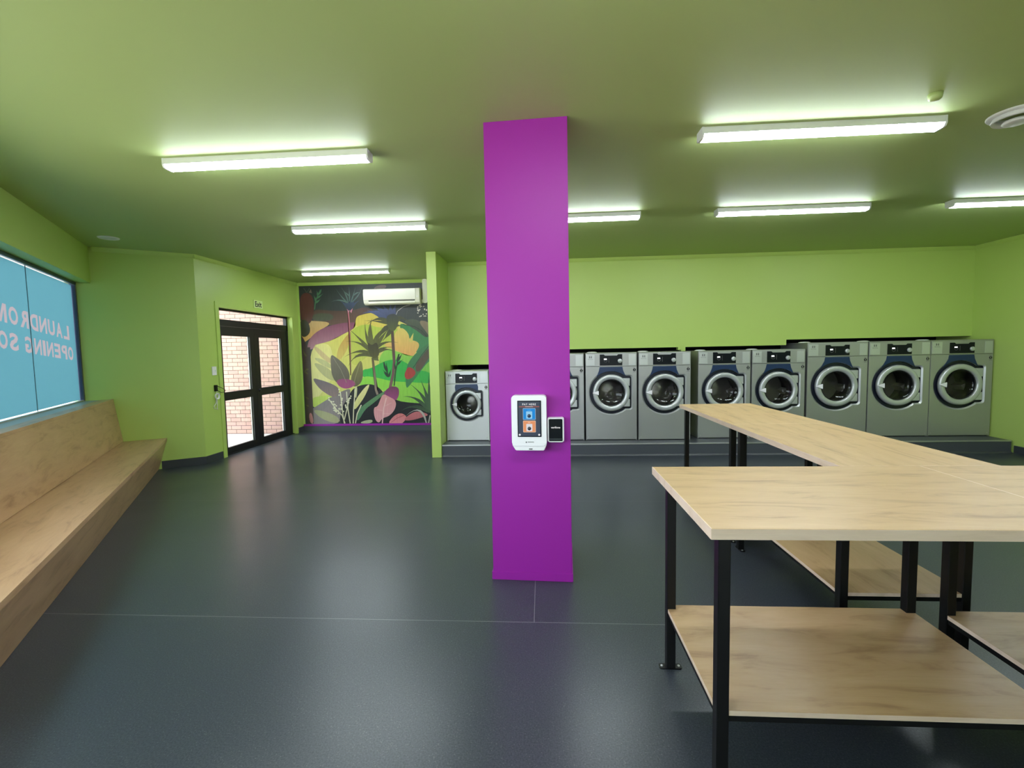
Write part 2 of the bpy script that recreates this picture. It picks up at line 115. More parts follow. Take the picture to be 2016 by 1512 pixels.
((72, 70, 42),(96, 98, 50),[-3280,1536,-3219,1597,-3159,1646,-3099,1687,-3034,1720,-2960,1739,-2878,1738,-2789,1723,-2788,1723,-2876,1746,-2960,1754,-3042,1752,-3122,1735,-3196,1695,-3260,1635,-3312,1556]),
((72, 70, 42),(96, 98, 50),[-3271,1507,-3225,1540,-3178,1568,-3127,1595,-3070,1620,-3005,1637,-2931,1641,-2850,1638,-2850,1638,-2931,1648,-3005,1648,-3075,1646,-3142,1636,-3203,1612,-3254,1575,-3294,1527]),
((72, 70, 42),(96, 98, 50),[-3317,1534,-3392,1576,-3474,1599,-3559,1599,-3642,1580,-3725,1548,-3809,1509,-3894,1456,-3894,1456,-3805,1502,-3720,1535,-3637,1548,-3558,1546,-3485,1537,-3412,1523,-3336,1501]),
((72, 70, 42),(96, 98, 50),[-3321,1492,-3411,1528,-3498,1539,-3581,1524,-3651,1485,-3711,1430,-3766,1364,-3813,1280,-3812,1280,-3759,1359,-3701,1420,-3635,1457,-3568,1473,-3499,1477,-3423,1473,-3336,1457]),
((72, 70, 42),(96, 98, 50),[-3270,1486,-3203,1519,-3144,1544,-3091,1566,-3040,1584,-2987,1589,-2935,1576,-2883,1552,-2883,1553,-2931,1585,-2984,1604,-3041,1619,-3104,1622,-3170,1607,-3234,1571,-3295,1519]),
((72, 70, 42),(96, 98, 50),[-3326,1483,-3317,1441,-3300,1410,-3273,1391,-3241,1386,-3214,1384,-3197,1380,-3184,1384,-3184,1386,-3190,1395,-3197,1405,-3198,1428,-3198,1456,-3209,1481,-3233,1502,-3269,1523]),
((72, 70, 42),(96, 98, 50),[-3339,1488,-3391,1510,-3444,1523,-3497,1525,-3548,1519,-3595,1508,-3641,1498,-3684,1481,-3684,1481,-3640,1491,-3594,1498,-3547,1495,-3501,1487,-3453,1478,-3402,1470,-3348,1462]),
((54, 48, 34),(80, 76, 40),[-3373,1731,-3352,1709,-3329,1698,-3305,1698,-3280,1708,-3253,1729,-3231,1734,-3213,1723,-3199,1695,-3190,1652,-3183,1612,-3179,1576,-3178,1544,-3179,1515,-3187,1490,-3203,1468,-3226,1451,-3256,1437,-3284,1434,-3309,1442,-3333,1460,-3354,1489,-3371,1526,-3384,1569,-3393,1620,-3398,1678,-3396,1716,-3388,1734]),
((40, 60, 34),(40, 60, 34),[-2793,1510,-2828,1352,-2873,1179,-2913,889,-2890,886,-2850,1175,-2805,1347,-2770,1505]),
((36, 70, 44),(36, 70, 44),[-3102,1351,-3055,1205,-3013,1060,-2990,1067,-3032,1212,-3079,1358]),
((34, 52, 36),(34, 52, 36),[-2805,1350,-2799,1372,-2796,1394,-2797,1416,-2801,1439,-2802,1462,-2799,1485,-2796,1508,-2797,1508,-2805,1486,-2812,1463,-2821,1441,-2831,1419,-2836,1396,-2835,1372,-2829,1349]),
((34, 52, 36),(34, 52, 36),[-2790,1373,-2775,1390,-2762,1409,-2752,1431,-2745,1454,-2735,1477,-2722,1498,-2708,1520,-2708,1520,-2726,1502,-2743,1482,-2762,1465,-2781,1448,-2797,1428,-2807,1407,-2812,1383]),
((34, 52, 36),(34, 52, 36),[-2825,1284,-2805,1296,-2786,1310,-2770,1328,-2755,1349,-2738,1369,-2718,1387,-2697,1405,-2697,1405,-2721,1391,-2744,1376,-2768,1365,-2792,1353,-2813,1339,-2829,1321,-2842,1300]),
((34, 52, 36),(34, 52, 36),[-2850,1208,-2850,1234,-2852,1258,-2858,1282,-2865,1306,-2871,1330,-2873,1355,-2874,1379,-2875,1379,-2878,1355,-2879,1330,-2883,1304,-2887,1279,-2886,1253,-2881,1228,-2871,1203]),
((34, 52, 36),(34, 52, 36),[-3033,1185,-3040,1214,-3049,1242,-3062,1267,-3078,1292,-3092,1317,-3102,1343,-3111,1369,-3111,1369,-3107,1342,-3101,1314,-3098,1285,-3095,1255,-3087,1227,-3073,1200,-3055,1175]),
((34, 52, 36),(34, 52, 36),[-3019,1153,-3016,1182,-3017,1211,-3022,1239,-3030,1267,-3036,1296,-3037,1325,-3037,1353,-3038,1353,-3042,1325,-3045,1296,-3051,1266,-3057,1237,-3058,1207,-3053,1177,-3043,1149]),
((34, 52, 36),(34, 52, 36),[-3009,1101,-3022,1122,-3036,1140,-3053,1154,-3072,1166,-3090,1179,-3103,1195,-3117,1210,-3117,1210,-3108,1192,-3097,1174,-3089,1153,-3080,1132,-3066,1113,-3048,1097,-3027,1084]),
((34, 52, 36),(34, 52, 36),[-2985,1061,-2975,1085,-2967,1109,-2963,1133,-2960,1159,-2956,1185,-2948,1211,-2939,1236,-2939,1236,-2952,1212,-2964,1188,-2977,1165,-2991,1141,-3001,1117,-3006,1091,-3006,1065]),
((34, 52, 36),(34, 52, 36),[-2994,1073,-3008,1090,-3023,1104,-3040,1114,-3059,1122,-3077,1130,-3091,1141,-3104,1152,-3105,1152,-3095,1137,-3083,1123,-3073,1106,-3063,1088,-3049,1073,-3030,1062,-3009,1053]),
((62, 112, 72),(56, 120, 72),[-2194,1696,-2246,1669,-2300,1634,-2356,1592,-2414,1543,-2475,1487,-2526,1432,-2568,1379,-2601,1328,-2625,1278,-2643,1216,-2657,1142,-2666,1056,-2669,958,-2666,890,-2656,852,-2640,844,-2617,865,-2590,893,-2560,927,-2525,967,-2487,1013,-2447,1063,-2405,1114,-2361,1169,-2315,1225,-2274,1273,-2236,1312,-2202,1342,-2172,1363,-2149,1400,-2133,1454,-2123,1523,-2121,1609,-2132,1667,-2156,1696]),
((72, 66, 56),(96, 72, 58),[-2237,1569,-2286,1512,-2330,1459,-2370,1410,-2406,1364,-2436,1321,-2456,1280,-2465,1241,-2462,1203,-2449,1166,-2427,1153,-2398,1164,-2360,1197,-2314,1254,-2272,1307,-2234,1357,-2200,1403,-2170,1446,-2149,1486,-2139,1526,-2139,1563,-2148,1599,-2168,1612,-2197,1602]),
((166, 48, 46),(178, 58, 52),[-2648,1193,-2628,1225,-2604,1242,-2575,1243,-2540,1229,-2501,1200,-2476,1170,-2466,1141,-2471,1113,-2490,1084,-2512,1060,-2537,1040,-2564,1026,-2594,1015,-2619,1011,-2640,1013,-2657,1022,-2670,1036,-2679,1053,-2684,1071,-2685,1091,-2682,1112,-2675,1137,-2663,1164]),
((44, 52, 44),(44, 52, 44),[-2137,1713,-2333,1488,-2518,1232,-2508,1225,-2324,1481,-2128,1706]),
((92, 134, 88),(76, 124, 88),[-3683,310,-3666,358,-3641,402,-3609,444,-3570,483,-3524,520,-3472,557,-3414,597,-3351,638,-3283,681,-3222,718,-3168,748,-3123,772,-3085,790,-3064,796,-3058,791,-3069,773,-3096,745,-3129,713,-3167,679,-3212,642,-3262,602,-3310,566,-3356,531,-3400,500,-3442,471,-3483,435,-3522,391,-3560,340,-3596,281,-3627,240,-3652,216,-3672,210,-3686,221,-3693,242,-3692,271]),
((226, 216, 150),(214, 206, 130),[-3724,535,-3705,575,-3683,614,-3660,652,-3635,690,-3607,726,-3578,761,-3549,796,-3519,829,-3487,861,-3460,887,-3437,904,-3418,915,-3403,919,-3399,907,-3406,879,-3423,837,-3452,779,-3481,724,-3511,673,-3542,626,-3574,583,-3603,544,-3631,509,-3657,479,-3680,453,-3700,438,-3717,433,-3729,438,-3738,452,-3740,474,-3735,501]),
((200, 196, 150),(200, 196, 150),[-3702,826,-3693,855,-3684,875,-3674,886,-3663,888,-3653,880,-3647,858,-3647,822,-3652,771,-3662,705,-3672,666,-3682,656,-3691,672,-3701,716,-3705,757,-3706,793]),
((112, 52, 84),(158, 64, 124),[-3101,763,-3084,785,-3065,805,-3044,824,-3022,842,-2997,858,-2970,869,-2938,874,-2903,873,-2864,867,-2835,851,-2816,826,-2808,792,-2809,748,-2815,709,-2826,674,-2841,645,-2860,619,-2881,604,-2904,599,-2927,604,-2953,619,-2980,635,-3010,654,-3042,675,-3076,697,-3097,719,-3105,741]),
((222, 146, 148),(232, 160, 168),[-3186,625,-3166,671,-3144,702,-3121,718,-3097,719,-3072,706,-3042,690,-3009,672,-2972,652,-2930,629,-2901,602,-2884,568,-2878,530,-2885,486,-2898,445,-2917,407,-2942,372,-2973,339,-3005,312,-3039,290,-3075,274,-3113,263,-3145,249,-3172,231,-3193,209,-3209,184,-3226,169,-3244,165,-3263,173,-3284,192,-3300,220,-3314,259,-3324,308,-3330,367,-3329,413,-3321,446,-3306,466,-3283,473,-3264,483,-3249,495,-3237,511,-3229,529,-3218,554,-3204,586]),
((240, 190, 190),(240, 190, 190),[-3074,659,-3136,454,-3178,146,-3157,145,-3116,451,-3054,654]),
((238, 180, 182),(238, 180, 182),[-3114,478,-2963,549,-2966,557,-3118,486]),
((238, 180, 182),(238, 180, 182),[-3127,398,-3266,429,-3268,421,-3129,390]),
((238, 180, 182),(238, 180, 182),[-3136,331,-3003,329,-3002,338,-3136,340]),
((222, 118, 120),(230, 140, 150),[-3023,180,-2992,224,-2958,261,-2922,292,-2883,316,-2841,334,-2802,341,-2765,337,-2731,322,-2698,296,-2681,270,-2678,244,-2690,219,-2717,193,-2739,172,-2756,153,-2769,145,-2776,145,-2800,145,-2839,145,-2894,145,-2964,145,-3010,145,-3029,147]),
((208, 112, 120),(196, 100, 110),[-2698,248,-2660,281,-2622,309,-2584,332,-2547,351,-2509,365,-2466,371,-2416,369,-2360,358,-2298,339,-2262,321,-2252,305,-2267,289,-2308,275,-2352,261,-2398,247,-2447,233,-2499,219,-2550,208,-2598,201,-2644,198,-2689,199,-2712,207,-2716,224]),
((180, 80, 90),(180, 80, 90),[-3007,145,-2869,239,-2720,296,-2724,307,-2875,249,-3014,145]),
((200, 190, 188),(180, 170, 170),[-2273,145,-2294,256,-2332,344,-2389,398,-2458,413,-2532,395,-2615,350,-2708,272,-2708,272,-2612,345,-2529,386,-2460,392,-2408,369,-2366,321,-2329,244,-2297,145]),
((190, 180, 170),(190, 180, 170),[-2229,145,-2195,294,-2218,298,-2252,145]),
((48, 66, 48),(70, 100, 66),[-2182,391,-2210,494,-2251,588,-2305,670,-2371,740,-2440,802,-2508,861,-2582,912,-2583,911,-2515,854,-2452,790,-2402,716,-2359,635,-2317,552,-2272,467,-2225,376]),
((48, 66, 48),(70, 100, 66),[-2180,417,-2188,518,-2206,612,-2234,700,-2270,780,-2307,856,-2339,929,-2374,996,-2374,995,-2349,925,-2324,850,-2307,768,-2295,682,-2278,594,-2254,503,-2225,408]),
((48, 66, 48),(70, 100, 66),[-2167,414,-2165,529,-2168,638,-2178,742,-2192,840,-2204,934,-2207,1024,-2209,1108,-2210,1108,-2216,1024,-2219,934,-2228,839,-2236,738,-2237,633,-2227,524,-2208,411]),
((48, 66, 48),(70, 100, 66),[-2215,395,-2270,488,-2336,564,-2411,618,-2493,651,-2574,668,-2655,676,-2739,667,-2738,667,-2656,666,-2578,652,-2508,618,-2445,570,-2384,514,-2319,449,-2250,372]),
((48, 66, 48),(70, 100, 66),[-2234,387,-2305,446,-2384,485,-2466,499,-2548,490,-2626,467,-2703,436,-2778,390,-2778,390,-2698,427,-2622,450,-2547,451,-2477,436,-2409,415,-2338,388,-2262,351]),
((48, 66, 48),(70, 100, 66),[-2196,368,-2262,414,-2331,449,-2400,470,-2469,480,-2534,483,-2597,484,-2657,477,-2657,476,-2597,477,-2536,471,-2475,454,-2414,429,-2352,401,-2285,373,-2213,341]),
((222, 216, 186),(214, 206, 170),[-3927,153,-3949,345,-3980,787,-4001,785,-3970,343,-3948,150]),
((222, 216, 186),(214, 206, 170),[-3913,155,-3966,320,-4082,441,-4223,648,-4241,637,-4099,428,-3985,309,-3933,148]),
((222, 216, 186),(214, 206, 170),[-3924,223,-3854,459,-3799,664,-3820,669,-3874,464,-3944,228]),
((222, 216, 186),(214, 206, 170),[-3807,152,-3839,433,-3854,785,-3875,784,-3860,430,-3828,149]),
((222, 216, 186),(214, 206, 170),[-3747,150,-3726,430,-3678,825,-3699,827,-3746,431,-3768,151]),
((222, 216, 186),(214, 206, 170),[-3702,148,-3658,338,-3567,512,-3586,521,-3678,344,-3722,152]),
((222, 216, 186),(214, 206, 170),[-3953,307,-4056,413,-4149,430,-4154,410,-4068,396,-3969,293]),
((226, 220, 190),(226, 220, 190),[-3997,830,-4006,816,-4024,816,-4033,830,-4023,844,-4005,843]),
((226, 220, 190),(226, 220, 190),[-3982,776,-3992,763,-4010,763,-4018,777,-4009,790,-3991,790]),
((226, 220, 190),(226, 220, 190),[-4000,716,-4010,703,-4028,703,-4036,717,-4027,730,-4009,730]),
((226, 220, 190),(226, 220, 190),[-3941,650,-3950,636,-3968,637,-3977,651,-3967,664,-3949,664]),
((226, 220, 190),(226, 220, 190),[-3946,619,-3955,606,-3973,606,-3982,620,-3972,633,-3954,633]),
((226, 220, 190),(226, 220, 190),[-3957,566,-3966,552,-3985,552,-3993,566,-3983,580,-3965,580]),
((226, 220, 190),(226, 220, 190),[-3977,521,-3986,507,-4004,507,-4013,521,-4003,535,-3985,534]),
((226, 220, 190),(226, 220, 190),[-3971,440,-3981,426,-3999,426,-4007,440,-3998,454,-3980,454]),
((226, 220, 190),(226, 220, 190),[-3926,392,-3936,378,-3954,379,-3962,392,-3953,406,-3935,406]),
((226, 220, 190),(226, 220, 190),[-4207,668,-4217,654,-4235,654,-4244,668,-4234,682,-4216,682]),
((226, 220, 190),(226, 220, 190),[-4214,625,-4223,611,-4242,611,-4250,625,-4240,639,-4222,639]),
((226, 220, 190),(226, 220, 190),[-4159,588,-4169,575,-4187,575,-4195,589,-4186,603,-4168,602]),
((226, 220, 190),(226, 220, 190),[-4121,588,-4131,574,-4149,574,-4157,588,-4148,602,-4130,601]),
((226, 220, 190),(226, 220, 190),[-4113,539,-4123,525,-4141,526,-4150,540,-4140,553,-4122,553]),
((226, 220, 190),(226, 220, 190),[-4092,529,-4102,515,-4120,515,-4128,529,-4119,543,-4101,543]),
((226, 220, 190),(226, 220, 190),[-4067,504,-4077,490,-4095,490,-4103,504,-4094,518,-4076,518]),
((226, 220, 190),(226, 220, 190),[-4011,448,-4021,434,-4039,435,-4047,449,-4038,462,-4019,462]),
((226, 220, 190),(226, 220, 190),[-4009,440,-4018,427,-4037,427,-4045,441,-4035,455,-4017,454]),
((226, 220, 190),(226, 220, 190),[-3763,693,-3773,679,-3791,679,-3799,693,-3790,707,-3772,706]),
((226, 220, 190),(226, 220, 190),[-3775,654,-3785,640,-3803,640,-3811,654,-3802,668,-3784,667]),
((226, 220, 190),(226, 220, 190),[-3809,640,-3818,626,-3836,627,-3845,640,-3835,654,-3817,654]),
((226, 220, 190),(226, 220, 190),[-3812,610,-3822,596,-3840,597,-3848,611,-3839,624,-3821,624]),
((226, 220, 190),(226, 220, 190),[-3850,586,-3860,572,-3878,572,-3886,586,-3877,600,-3859,599]),
((226, 220, 190),(226, 220, 190),[-3817,565,-3826,551,-3844,552,-3853,565,-3843,579,-3825,579]),
((226, 220, 190),(226, 220, 190),[-3878,516,-3887,502,-3905,502,-3914,516,-3904,530,-3886,530]),
((226, 220, 190),(226, 220, 190),[-3872,489,-3881,476,-3899,476,-3908,490,-3898,504,-3880,503]),
((226, 220, 190),(226, 220, 190),[-3868,467,-3878,453,-3896,453,-3904,467,-3895,481,-3877,481]),
((226, 220, 190),(226, 220, 190),[-4098,475,-4108,461,-4126,461,-4134,475,-4124,489,-4106,489]),
((226, 220, 190),(226, 220, 190),[-4122,460,-4132,446,-4150,446,-4159,460,-4149,474,-4131,474]),
((226, 220, 190),(226, 220, 190),[-4094,442,-4103,429,-4121,429,-4130,443,-4120,456,-4102,456]),
((226, 220, 190),(226, 220, 190),[-4098,411,-4108,397,-4126,397,-4134,411,-4125,425,-4107,425]),
((226, 220, 190),(226, 220, 190),[-4086,403,-4096,389,-4114,389,-4122,403,-4112,417,-4094,417]),
((226, 220, 190),(226, 220, 190),[-4032,403,-4042,390,-4060,390,-4068,404,-4059,418,-4040,417]),
((226, 220, 190),(226, 220, 190),[-4074,385,-4083,371,-4102,371,-4110,385,-4100,399,-4082,399]),
((226, 220, 190),(226, 220, 190),[-4013,356,-4023,342,-4041,342,-4050,356,-4040,370,-4022,369]),
((226, 220, 190),(226, 220, 190),[-4033,351,-4043,337,-4061,338,-4070,351,-4060,365,-4042,365]),
((176, 180, 140),(176, 180, 140),[-3597,171,-3570,185,-3538,197,-3503,207,-3462,214,-3417,219,-3385,217,-3367,210,-3362,196,-3370,176,-3392,162,-3428,152,-3478,147,-3541,148,-3583,152,-3601,160]),
((206, 194, 182),(206, 194, 182),[-2341,2344,-2349,2333,-2363,2333,-2370,2344,-2362,2355,-2348,2355]),
((206, 194, 182),(206, 194, 182),[-2367,2290,-2375,2279,-2389,2280,-2396,2291,-2388,2302,-2374,2301]),
((206, 194, 182),(206, 194, 182),[-2216,2228,-2223,2217,-2238,2218,-2245,2229,-2237,2240,-2222,2239]),
((206, 194, 182),(206, 194, 182),[-2245,2228,-2252,2217,-2267,2217,-2274,2228,-2266,2239,-2251,2239]),
((206, 194, 182),(206, 194, 182),[-2368,2383,-2376,2372,-2390,2372,-2397,2384,-2390,2394,-2375,2394]),
((206, 194, 182),(206, 194, 182),[-2202,2269,-2209,2258,-2224,2258,-2231,2269,-2223,2280,-2209,2280]),
((206, 194, 182),(206, 194, 182),[-2303,2233,-2310,2222,-2325,2222,-2332,2234,-2324,2244,-2310,2244]),
((206, 194, 182),(206, 194, 182),[-2264,2260,-2272,2250,-2286,2250,-2293,2261,-2285,2272,-2271,2272]),
((206, 194, 182),(206, 194, 182),[-2318,2404,-2326,2393,-2340,2393,-2347,2404,-2339,2415,-2325,2415]),
((206, 194, 182),(206, 194, 182),[-2291,2415,-2298,2405,-2313,2405,-2320,2416,-2312,2427,-2298,2427]),
((206, 194, 182),(206, 194, 182),[-2308,2229,-2316,2218,-2330,2218,-2337,2229,-2329,2240,-2315,2240]),
((206, 194, 182),(206, 194, 182),[-2310,2445,-2318,2434,-2332,2434,-2339,2445,-2331,2456,-2317,2456]),
((206, 194, 182),(206, 194, 182),[-2363,2410,-2370,2399,-2385,2399,-2392,2410,-2384,2421,-2369,2421]),
((206, 194, 182),(206, 194, 182),[-2231,2363,-2239,2352,-2253,2352,-2260,2363,-2253,2374,-2238,2374]),
((206, 194, 182),(206, 194, 182),[-2318,2425,-2326,2414,-2340,2415,-2347,2426,-2339,2437,-2325,2436]),
((206, 194, 182),(206, 194, 182),[-2196,2348,-2204,2337,-2218,2337,-2225,2349,-2218,2360,-2203,2359]),
((206, 194, 182),(206, 194, 182),[-2332,2434,-2340,2423,-2355,2423,-2361,2435,-2354,2446,-2339,2445]),
((206, 194, 182),(206, 194, 182),[-2361,2410,-2368,2399,-2383,2399,-2390,2411,-2382,2421,-2368,2421]),
((206, 194, 182),(206, 194, 182),[-2249,2411,-2257,2401,-2271,2401,-2278,2412,-2270,2423,-2256,2423]),
((206, 194, 182),(206, 194, 182),[-2366,2337,-2373,2326,-2388,2327,-2395,2338,-2387,2349,-2373,2348]),
((206, 194, 182),(206, 194, 182),[-2332,2221,-2340,2210,-2354,2211,-2361,2222,-2354,2233,-2339,2232]),
((206, 194, 182),(206, 194, 182),[-2351,2328,-2359,2317,-2374,2317,-2380,2329,-2373,2340,-2358,2339]),
((206, 194, 182),(206, 194, 182),[-2234,2352,-2241,2341,-2256,2342,-2262,2353,-2255,2364,-2240,2363]),
((206, 194, 182),(206, 194, 182),[-2196,2336,-2203,2325,-2218,2325,-2225,2336,-2217,2347,-2203,2347]),
((206, 194, 182),(206, 194, 182),[-2329,2354,-2337,2343,-2351,2344,-2358,2355,-2350,2366,-2336,2366]),
((206, 194, 182),(206, 194, 182),[-2366,2353,-2374,2342,-2388,2342,-2395,2354,-2387,2364,-2373,2364]),
((56, 36, 44),(64, 46, 46),[-4735,1923,-4718,1893,-4695,1857,-4672,1813,-4649,1761,-4626,1703,-4609,1626,-4598,1531,-4593,1418,-4594,1286,-4596,1128,-4598,943,-4600,730,-4602,490,-4610,310,-4624,189,-4645,145,-4672,145,-4691,171,-4704,255,-4710,380,-4709,547,-4710,709,-4711,865,-4714,1017,-4718,1164,-4723,1294,-4731,1408,-4735,1505,-4735,1585,-4735,1662,-4735,1735,-4735,1804,-4735,1869,-4735,1911,-4735,1929]),
((50, 34, 34),(62, 46, 44),[-4615,1672,-4618,1205,-4614,794,-4616,157,-4561,159,-4560,795,-4563,1207,-4561,1673]),
((190, 120, 120),(190, 120, 120),[-4631,363,-4616,370,-4602,361,-4590,337,-4580,297,-4571,241,-4569,200,-4574,172,-4586,158,-4605,158,-4621,170,-4633,195,-4642,231,-4647,279,-4647,317,-4642,345]),
((80, 74, 44),(80, 74, 44),[-4625,1157,-4636,1169,-4648,1179,-4663,1188,-4681,1196,-4699,1206,-4715,1221,-4731,1238,-4731,1237,-4719,1218,-4705,1201,-4694,1183,-4683,1165,-4670,1151,-4653,1142,-4634,1139]),
((80, 74, 44),(80, 74, 44),[-4634,657,-4644,668,-4655,677,-4669,683,-4685,687,-4700,691,-4714,700,-4728,708,-4728,708,-4717,696,-4705,685,-4696,672,-4686,658,-4675,648,-4661,641,-4645,639]),
((80, 74, 44),(80, 74, 44),[-4641,509,-4648,520,-4658,528,-4670,533,-4684,534,-4697,536,-4709,541,-4721,545,-4721,545,-4712,537,-4702,529,-4694,519,-4687,507,-4678,499,-4667,494,-4653,491]),
((80, 74, 44),(80, 74, 44),[-4636,1508,-4643,1520,-4652,1533,-4665,1550,-4681,1572,-4698,1600,-4710,1635,-4723,1676,-4723,1675,-4715,1634,-4705,1598,-4699,1565,-4692,1536,-4681,1514,-4666,1498,-4647,1490]),
((80, 74, 44),(80, 74, 44),[-4605,1245,-4623,1255,-4644,1255,-4663,1244,-4678,1226,-4691,1204,-4706,1179,-4720,1149,-4720,1149,-4701,1177,-4684,1199,-4665,1213,-4648,1219,-4636,1222,-4627,1224,-4615,1226]),
]
import bpy, bmesh, math, random
from mathutils import Matrix, Vector
random.seed(7)
SC = bpy.context.scene
COL = SC.collection
CEIL = 2.928

# ------------------------------------------------------------------ helpers
def s2l(c):
    c = c/255.0
    return c/12.92 if c <= .04045 else ((c+.055)/1.055)**2.4

def rgb(r, g, b):
    return (s2l(r), s2l(g), s2l(b), 1)

def new_mat(name):
    m = bpy.data.materials.new(name)
    m.use_nodes = True
    nt = m.node_tree
    return m, nt, nt.nodes['Principled BSDF']

def setp(b, **k):
    for n, v in k.items():
        b.inputs[n.replace('_', ' ')].default_value = v

def mat(name, col, rough=.5, metal=0, spec=.5, noise=0, nscale=60, bump=0, bscale=200, coat=0, coatr=.1):
    m, nt, b = new_mat(name)
    setp(b, Base_Color=col, Roughness=rough, Metallic=metal, Specular_IOR_Level=spec, Coat_Weight=coat, Coat_Roughness=coatr)
    if noise or bump:
        tc = nt.nodes.new('ShaderNodeTexCoord')
        if noise:
            n = nt.nodes.new('ShaderNodeTexNoise'); n.inputs['Scale'].default_value = nscale; n.inputs['Detail'].default_value = 3
            r = nt.nodes.new('ShaderNodeMapRange'); r.inputs['To Min'].default_value = 1-noise; r.inputs['To Max'].default_value = 1+noise
            mx = nt.nodes.new('ShaderNodeVectorMath'); mx.operation = 'SCALE'; mx.inputs[0].default_value = col[:3]
            nt.links.new(tc.outputs['Object'], n.inputs['Vector']); nt.links.new(n.outputs[0], r.inputs[0])
            nt.links.new(r.outputs[0], mx.inputs['Scale']); nt.links.new(mx.outputs[0], b.inputs['Base Color'])
        if bump:
            n2 = nt.nodes.new('ShaderNodeTexNoise'); n2.inputs['Scale'].default_value = bscale
            bp = nt.nodes.new('ShaderNodeBump'); bp.inputs['Strength'].default_value = bump; bp.inputs['Distance'].default_value = .002
            nt.links.new(tc.outputs['Object'], n2.inputs['Vector']); nt.links.new(n2.outputs[0], bp.inputs['Height'])
            nt.links.new(bp.outputs[0], b.inputs['Normal'])
    return m

def emis(name, col, strength, base=(0.8, .8, .8, 1), rough=.4):
    m, nt, b = new_mat(name)
    setp(b, Base_Color=base, Roughness=rough, Emission_Color=col, Emission_Strength=strength)
    return m

def wood(name, c1, c2, c3, rough=.38):
    """light oak, grain along local x"""
    m, nt, b = new_mat(name)
    tc = nt.nodes.new('ShaderNodeTexCoord')
    mp = nt.nodes.new('ShaderNodeMapping'); mp.inputs['Scale'].default_value = (1.7, 7.5, 7.5)
    n = nt.nodes.new('ShaderNodeTexNoise'); n.inputs['Scale'].default_value = 1.6; n.inputs['Detail'].default_value = 6; n.inputs['Roughness'].default_value = .62; n.inputs['Distortion'].default_value = .6
    r = nt.nodes.new('ShaderNodeValToRGB')
    e = r.color_ramp.elements
    e[0].position = .28; e[0].color = c3; e[1].position = .46; e[1].color = c1
    x = e.new(.72); x.color = c2
    mp2 = nt.nodes.new('ShaderNodeMapping'); mp2.inputs['Scale'].default_value = (5, 160, 160)
    n2 = nt.nodes.new('ShaderNodeTexNoise'); n2.inputs['Scale'].default_value = 1.5; n2.inputs['Detail'].default_value = 3
    mr = nt.nodes.new('ShaderNodeMapRange'); mr.inputs['To Min'].default_value = .93; mr.inputs['To Max'].default_value = 1.06
    sc = nt.nodes.new('ShaderNodeVectorMath'); sc.operation = 'SCALE'
    L = nt.links.new
    L(tc.outputs['Object'], mp.inputs[0]); L(mp.outputs[0], n.inputs['Vector']); L(n.outputs[0], r.inputs[0])
    L(tc.outputs['Object'], mp2.inputs[0]); L(mp2.outputs[0], n2.inputs['Vector']); L(n2.outputs[0], mr.inputs[0])
    L(r.outputs[0], sc.inputs[0]); L(mr.outputs[0], sc.inputs['Scale']); L(sc.outputs[0], b.inputs['Base Color'])
    setp(b, Roughness=rough)
    return m

def glass(name, tint=(1, 1, 1, 1), gloss=.08, rough=.02):
    m = bpy.data.materials.new(name); m.use_nodes = True; nt = m.node_tree
    for n in list(nt.nodes): nt.nodes.remove(n)
    o = nt.nodes.new('ShaderNodeOutputMaterial'); t = nt.nodes.new('ShaderNodeBsdfTransparent'); g = nt.nodes.new('ShaderNodeBsdfGlossy')
    t.inputs[0].default_value = tint; g.inputs['Roughness'].default_value = rough
    f = nt.nodes.new('ShaderNodeLayerWeight'); f.inputs[0].default_value = .5
    pw = nt.nodes.new('ShaderNodeMath'); pw.operation = 'POWER'; pw.inputs[1].default_value = 4
    mr = nt.nodes.new('ShaderNodeMapRange'); mr.inputs['To Min'].default_value = gloss; mr.inputs['To Max'].default_value = .6
    mx = nt.nodes.new('ShaderNodeMixShader')
    nt.links.new(f.outputs['Facing'], pw.inputs[0]); nt.links.new(pw.outputs[0], mr.inputs[0]); nt.links.new(mr.outputs[0], mx.inputs[0])
    nt.links.new(t.outputs[0], mx.inputs[1]); nt.links.new(g.outputs[0], mx.inputs[2]); nt.links.new(mx.outputs[0], o.inputs[0])
    return m

